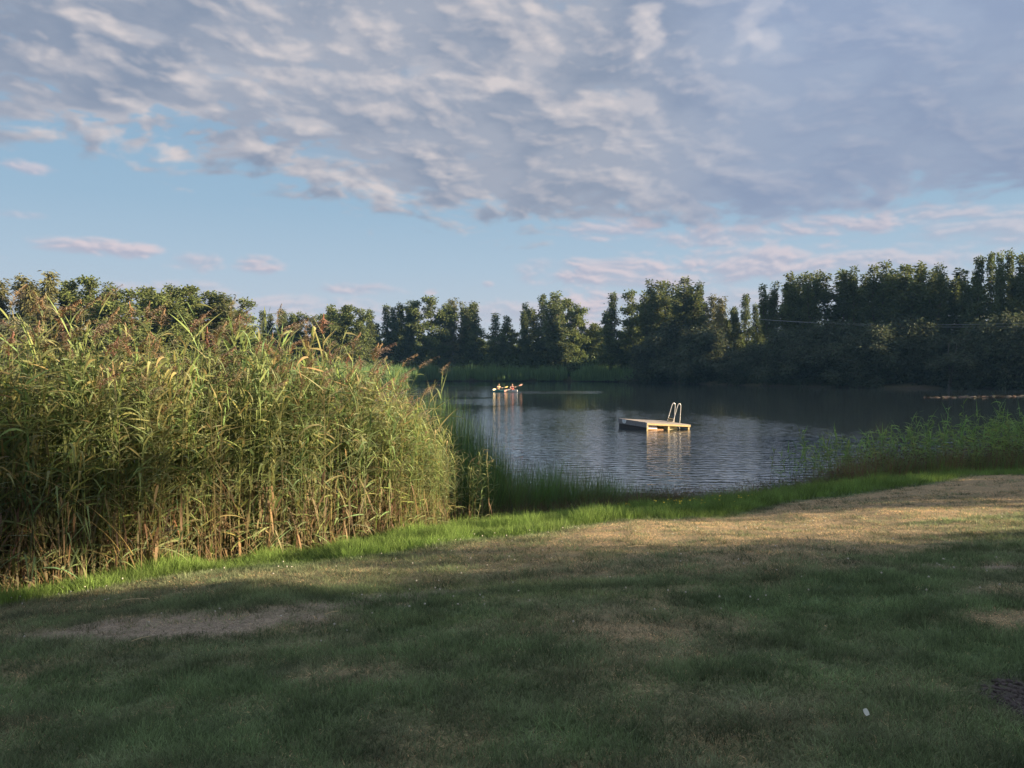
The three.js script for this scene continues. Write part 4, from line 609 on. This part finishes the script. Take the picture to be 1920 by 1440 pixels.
// ---------------------------------------------------------------- the cable across the right bank, dead wood, lily pads, litter
{
  const W = (px, py, D) => V((px - 960) / PX * D, EYE + (690 - py) / PX * D, -D), cableMat = new THREE.MeshStandardMaterial({ color: rgb(.34, .36, .36), roughness: .5 });
  const cable = (dy, label) => { const pts = []; for (let i = 0; i <= 12; i++) { const t = i / 12, px = lerp(1424, 2160, t), D = lerp(131, 96, t); pts.push(W(px, 599 + dy * t - 8 * t * t + 19 * 4 * t * (1 - t) * .62, D)); } const c = new THREE.Mesh(tubeOf(pts, .017, 6, 60), cableMat); c.castShadow = true; top(c, 'overhead_cable'); tag(c, label, 'cable', 'cables above the right bank'); };
  cable(0, 'thin upper cable sagging across the front of the right bank trees'); cable(9, 'thin lower cable sagging across the front of the right bank trees');
  const D = 108.5, x0 = (1781 - 960) / PX * D, g = new THREE.Group(), P = (x, y, z = 0) => V(x, y, z), m = new THREE.MeshStandardMaterial({ color: rgb(.08, .075, .068), roughness: 1 });
  part('trunk', limb([P(0, -.4), P(.05, .9), P(.15, 1.8), P(.28, 2.6)], .42, .20, 9), m, g); part('branch', limb([P(.22, 2.2), P(-.25, 4.2), P(-.35, 6.2), P(-.2, 7.8)], .15, .05, 7), m, g); part('branch', limb([P(.28, 2.5), P(.75, 4.1), P(.95, 5.8), P(1.3, 7.2)], .14, .04, 7), m, g); part('branch', limb([P(.12, 1.1), P(.6, .9), P(.95, .3)], .09, .04, 6), m, g);
  g.position.set(x0, 0, -D); g.scale.set(.7, .8, .7); top(g, 'bare_tree'); tag(g, 'pale bare forked trunk standing at the waterline in front of the right bank willows', 'tree');
  const r = rng(61), pad = new THREE.CircleGeometry(.16, 9, .3, 5.7); pad.rotateX(-Math.PI / 2); const list = [];
  for (let k = 0; k < 1100; k++) { const t = r(), x = lerp(39, 68, Math.pow(t, .85)), zc = lerp(-75.5, -81.5, t), z = zc - Math.pow(r(), 1.6) * lerp(2, 9, t) + r() * .4; if (noise(x * .3, z * .35) < -.2 && r() < .8) continue; const c = mixc([.11, .06, .03], [.05, .055, .025], r()), v = .7 + r() * .6; list.push([x, .012 + r() * .05, z, r() * 6.28, .7 + r() * .8, 1, c[0] * v, c[1] * v, c[2] * v, (r() - .5) * (r() < .2 ? 1.0 : .15), (r() - .5) * (r() < .2 ? 1.0 : .15)]); }
  const pads = scatter('lily_pads', pad, new THREE.MeshStandardMaterial({ roughness: .55, side: THREE.DoubleSide }), list); scene.add(pads); tag(pads, 'brownish floating lily leaves off the right bank, catching the sun', 'water plants', null, 'stuff');
  // a white scrap on the grass
  const sp = new THREE.PlaneGeometry(.020, .030, 3, 4), pa = sp.attributes.position; for (let i = 0; i < pa.count; i++) pa.setZ(i, .006 * Math.sin(pa.getX(i) * 120 + pa.getY(i) * 80)); sp.computeVertexNormals();
  const scrap = new THREE.Mesh(sp, new THREE.MeshStandardMaterial({ color: rgb(.55, .56, .50), roughness: .8, side: THREE.DoubleSide })); const sx = (1630 - 960) / PX * 3.72, sz = -3.72; scrap.position.set(sx, height(sx, sz) + .055, sz); scrap.rotation.set(-.9, .3, .35); scrap.castShadow = true; top(scrap, 'paper_scrap'); tag(scrap, 'small crumpled white scrap of paper lying on the shaded lawn', 'paper');
  // straws dropped on the lawn
  const straw = new THREE.MeshStandardMaterial({ color: rgb(.44, .36, .20), roughness: .9 });
  for (const [px, D2, a, l, s] of [[250, 6.85, .25, .22, 'longer pale straw lying on the dry turf left of the bare patches'], [259, 5.55, .9, .13, 'short pale straw beside the left bare earth patch'], [620, 6.0, .7, .11, 'short straw lying right of the bare earth patches'], [1195, 8.2, .2, .20, 'pale straw lying on the shaded turf below the strip of sun']]) { const x = (px - 960) / PX * D2, o = new THREE.Mesh(tubeOf([V(-l / 2, 0, 0), V(0, .008, .01), V(l / 2, 0, 0)], .0028, 5, 8), straw); o.position.set(x, height(x, -D2) + .045, -D2); o.rotation.y = a; o.castShadow = true; top(o, 'straw'); tag(o, s, 'straw', 'straws on the lawn'); }
  // dark earth at the corner of the lawn: clods
  const clod = new THREE.IcosahedronGeometry(.014, 0), C = []; for (let k = 0; k < 420; k++) { const x = 2.62 + (r() + r() - 1) * .42, z = -4.0 + (r() + r() - 1) * .38; if (lawn(x, z).soil < .3) continue; const v = .7 + r() * .6; C.push([x, height(x, z) + .003, z, r() * 6, .4 + r() * 1.1, .3 + r() * .8, .06 * v, .05 * v, .047 * v, r(), r()]); }
  const cl = scatter('soil_clods', clod, new THREE.MeshStandardMaterial({ roughness: 1 }), C); scene.add(cl); tag(cl, 'dark crumbly soil clods at the bare lower right corner of the lawn', 'soil', null, 'stuff');
}

scene.fog = new THREE.FogExp2(new THREE.Color().setRGB(.22, .52, 1), .00014);
renderer.render(scene, camera);
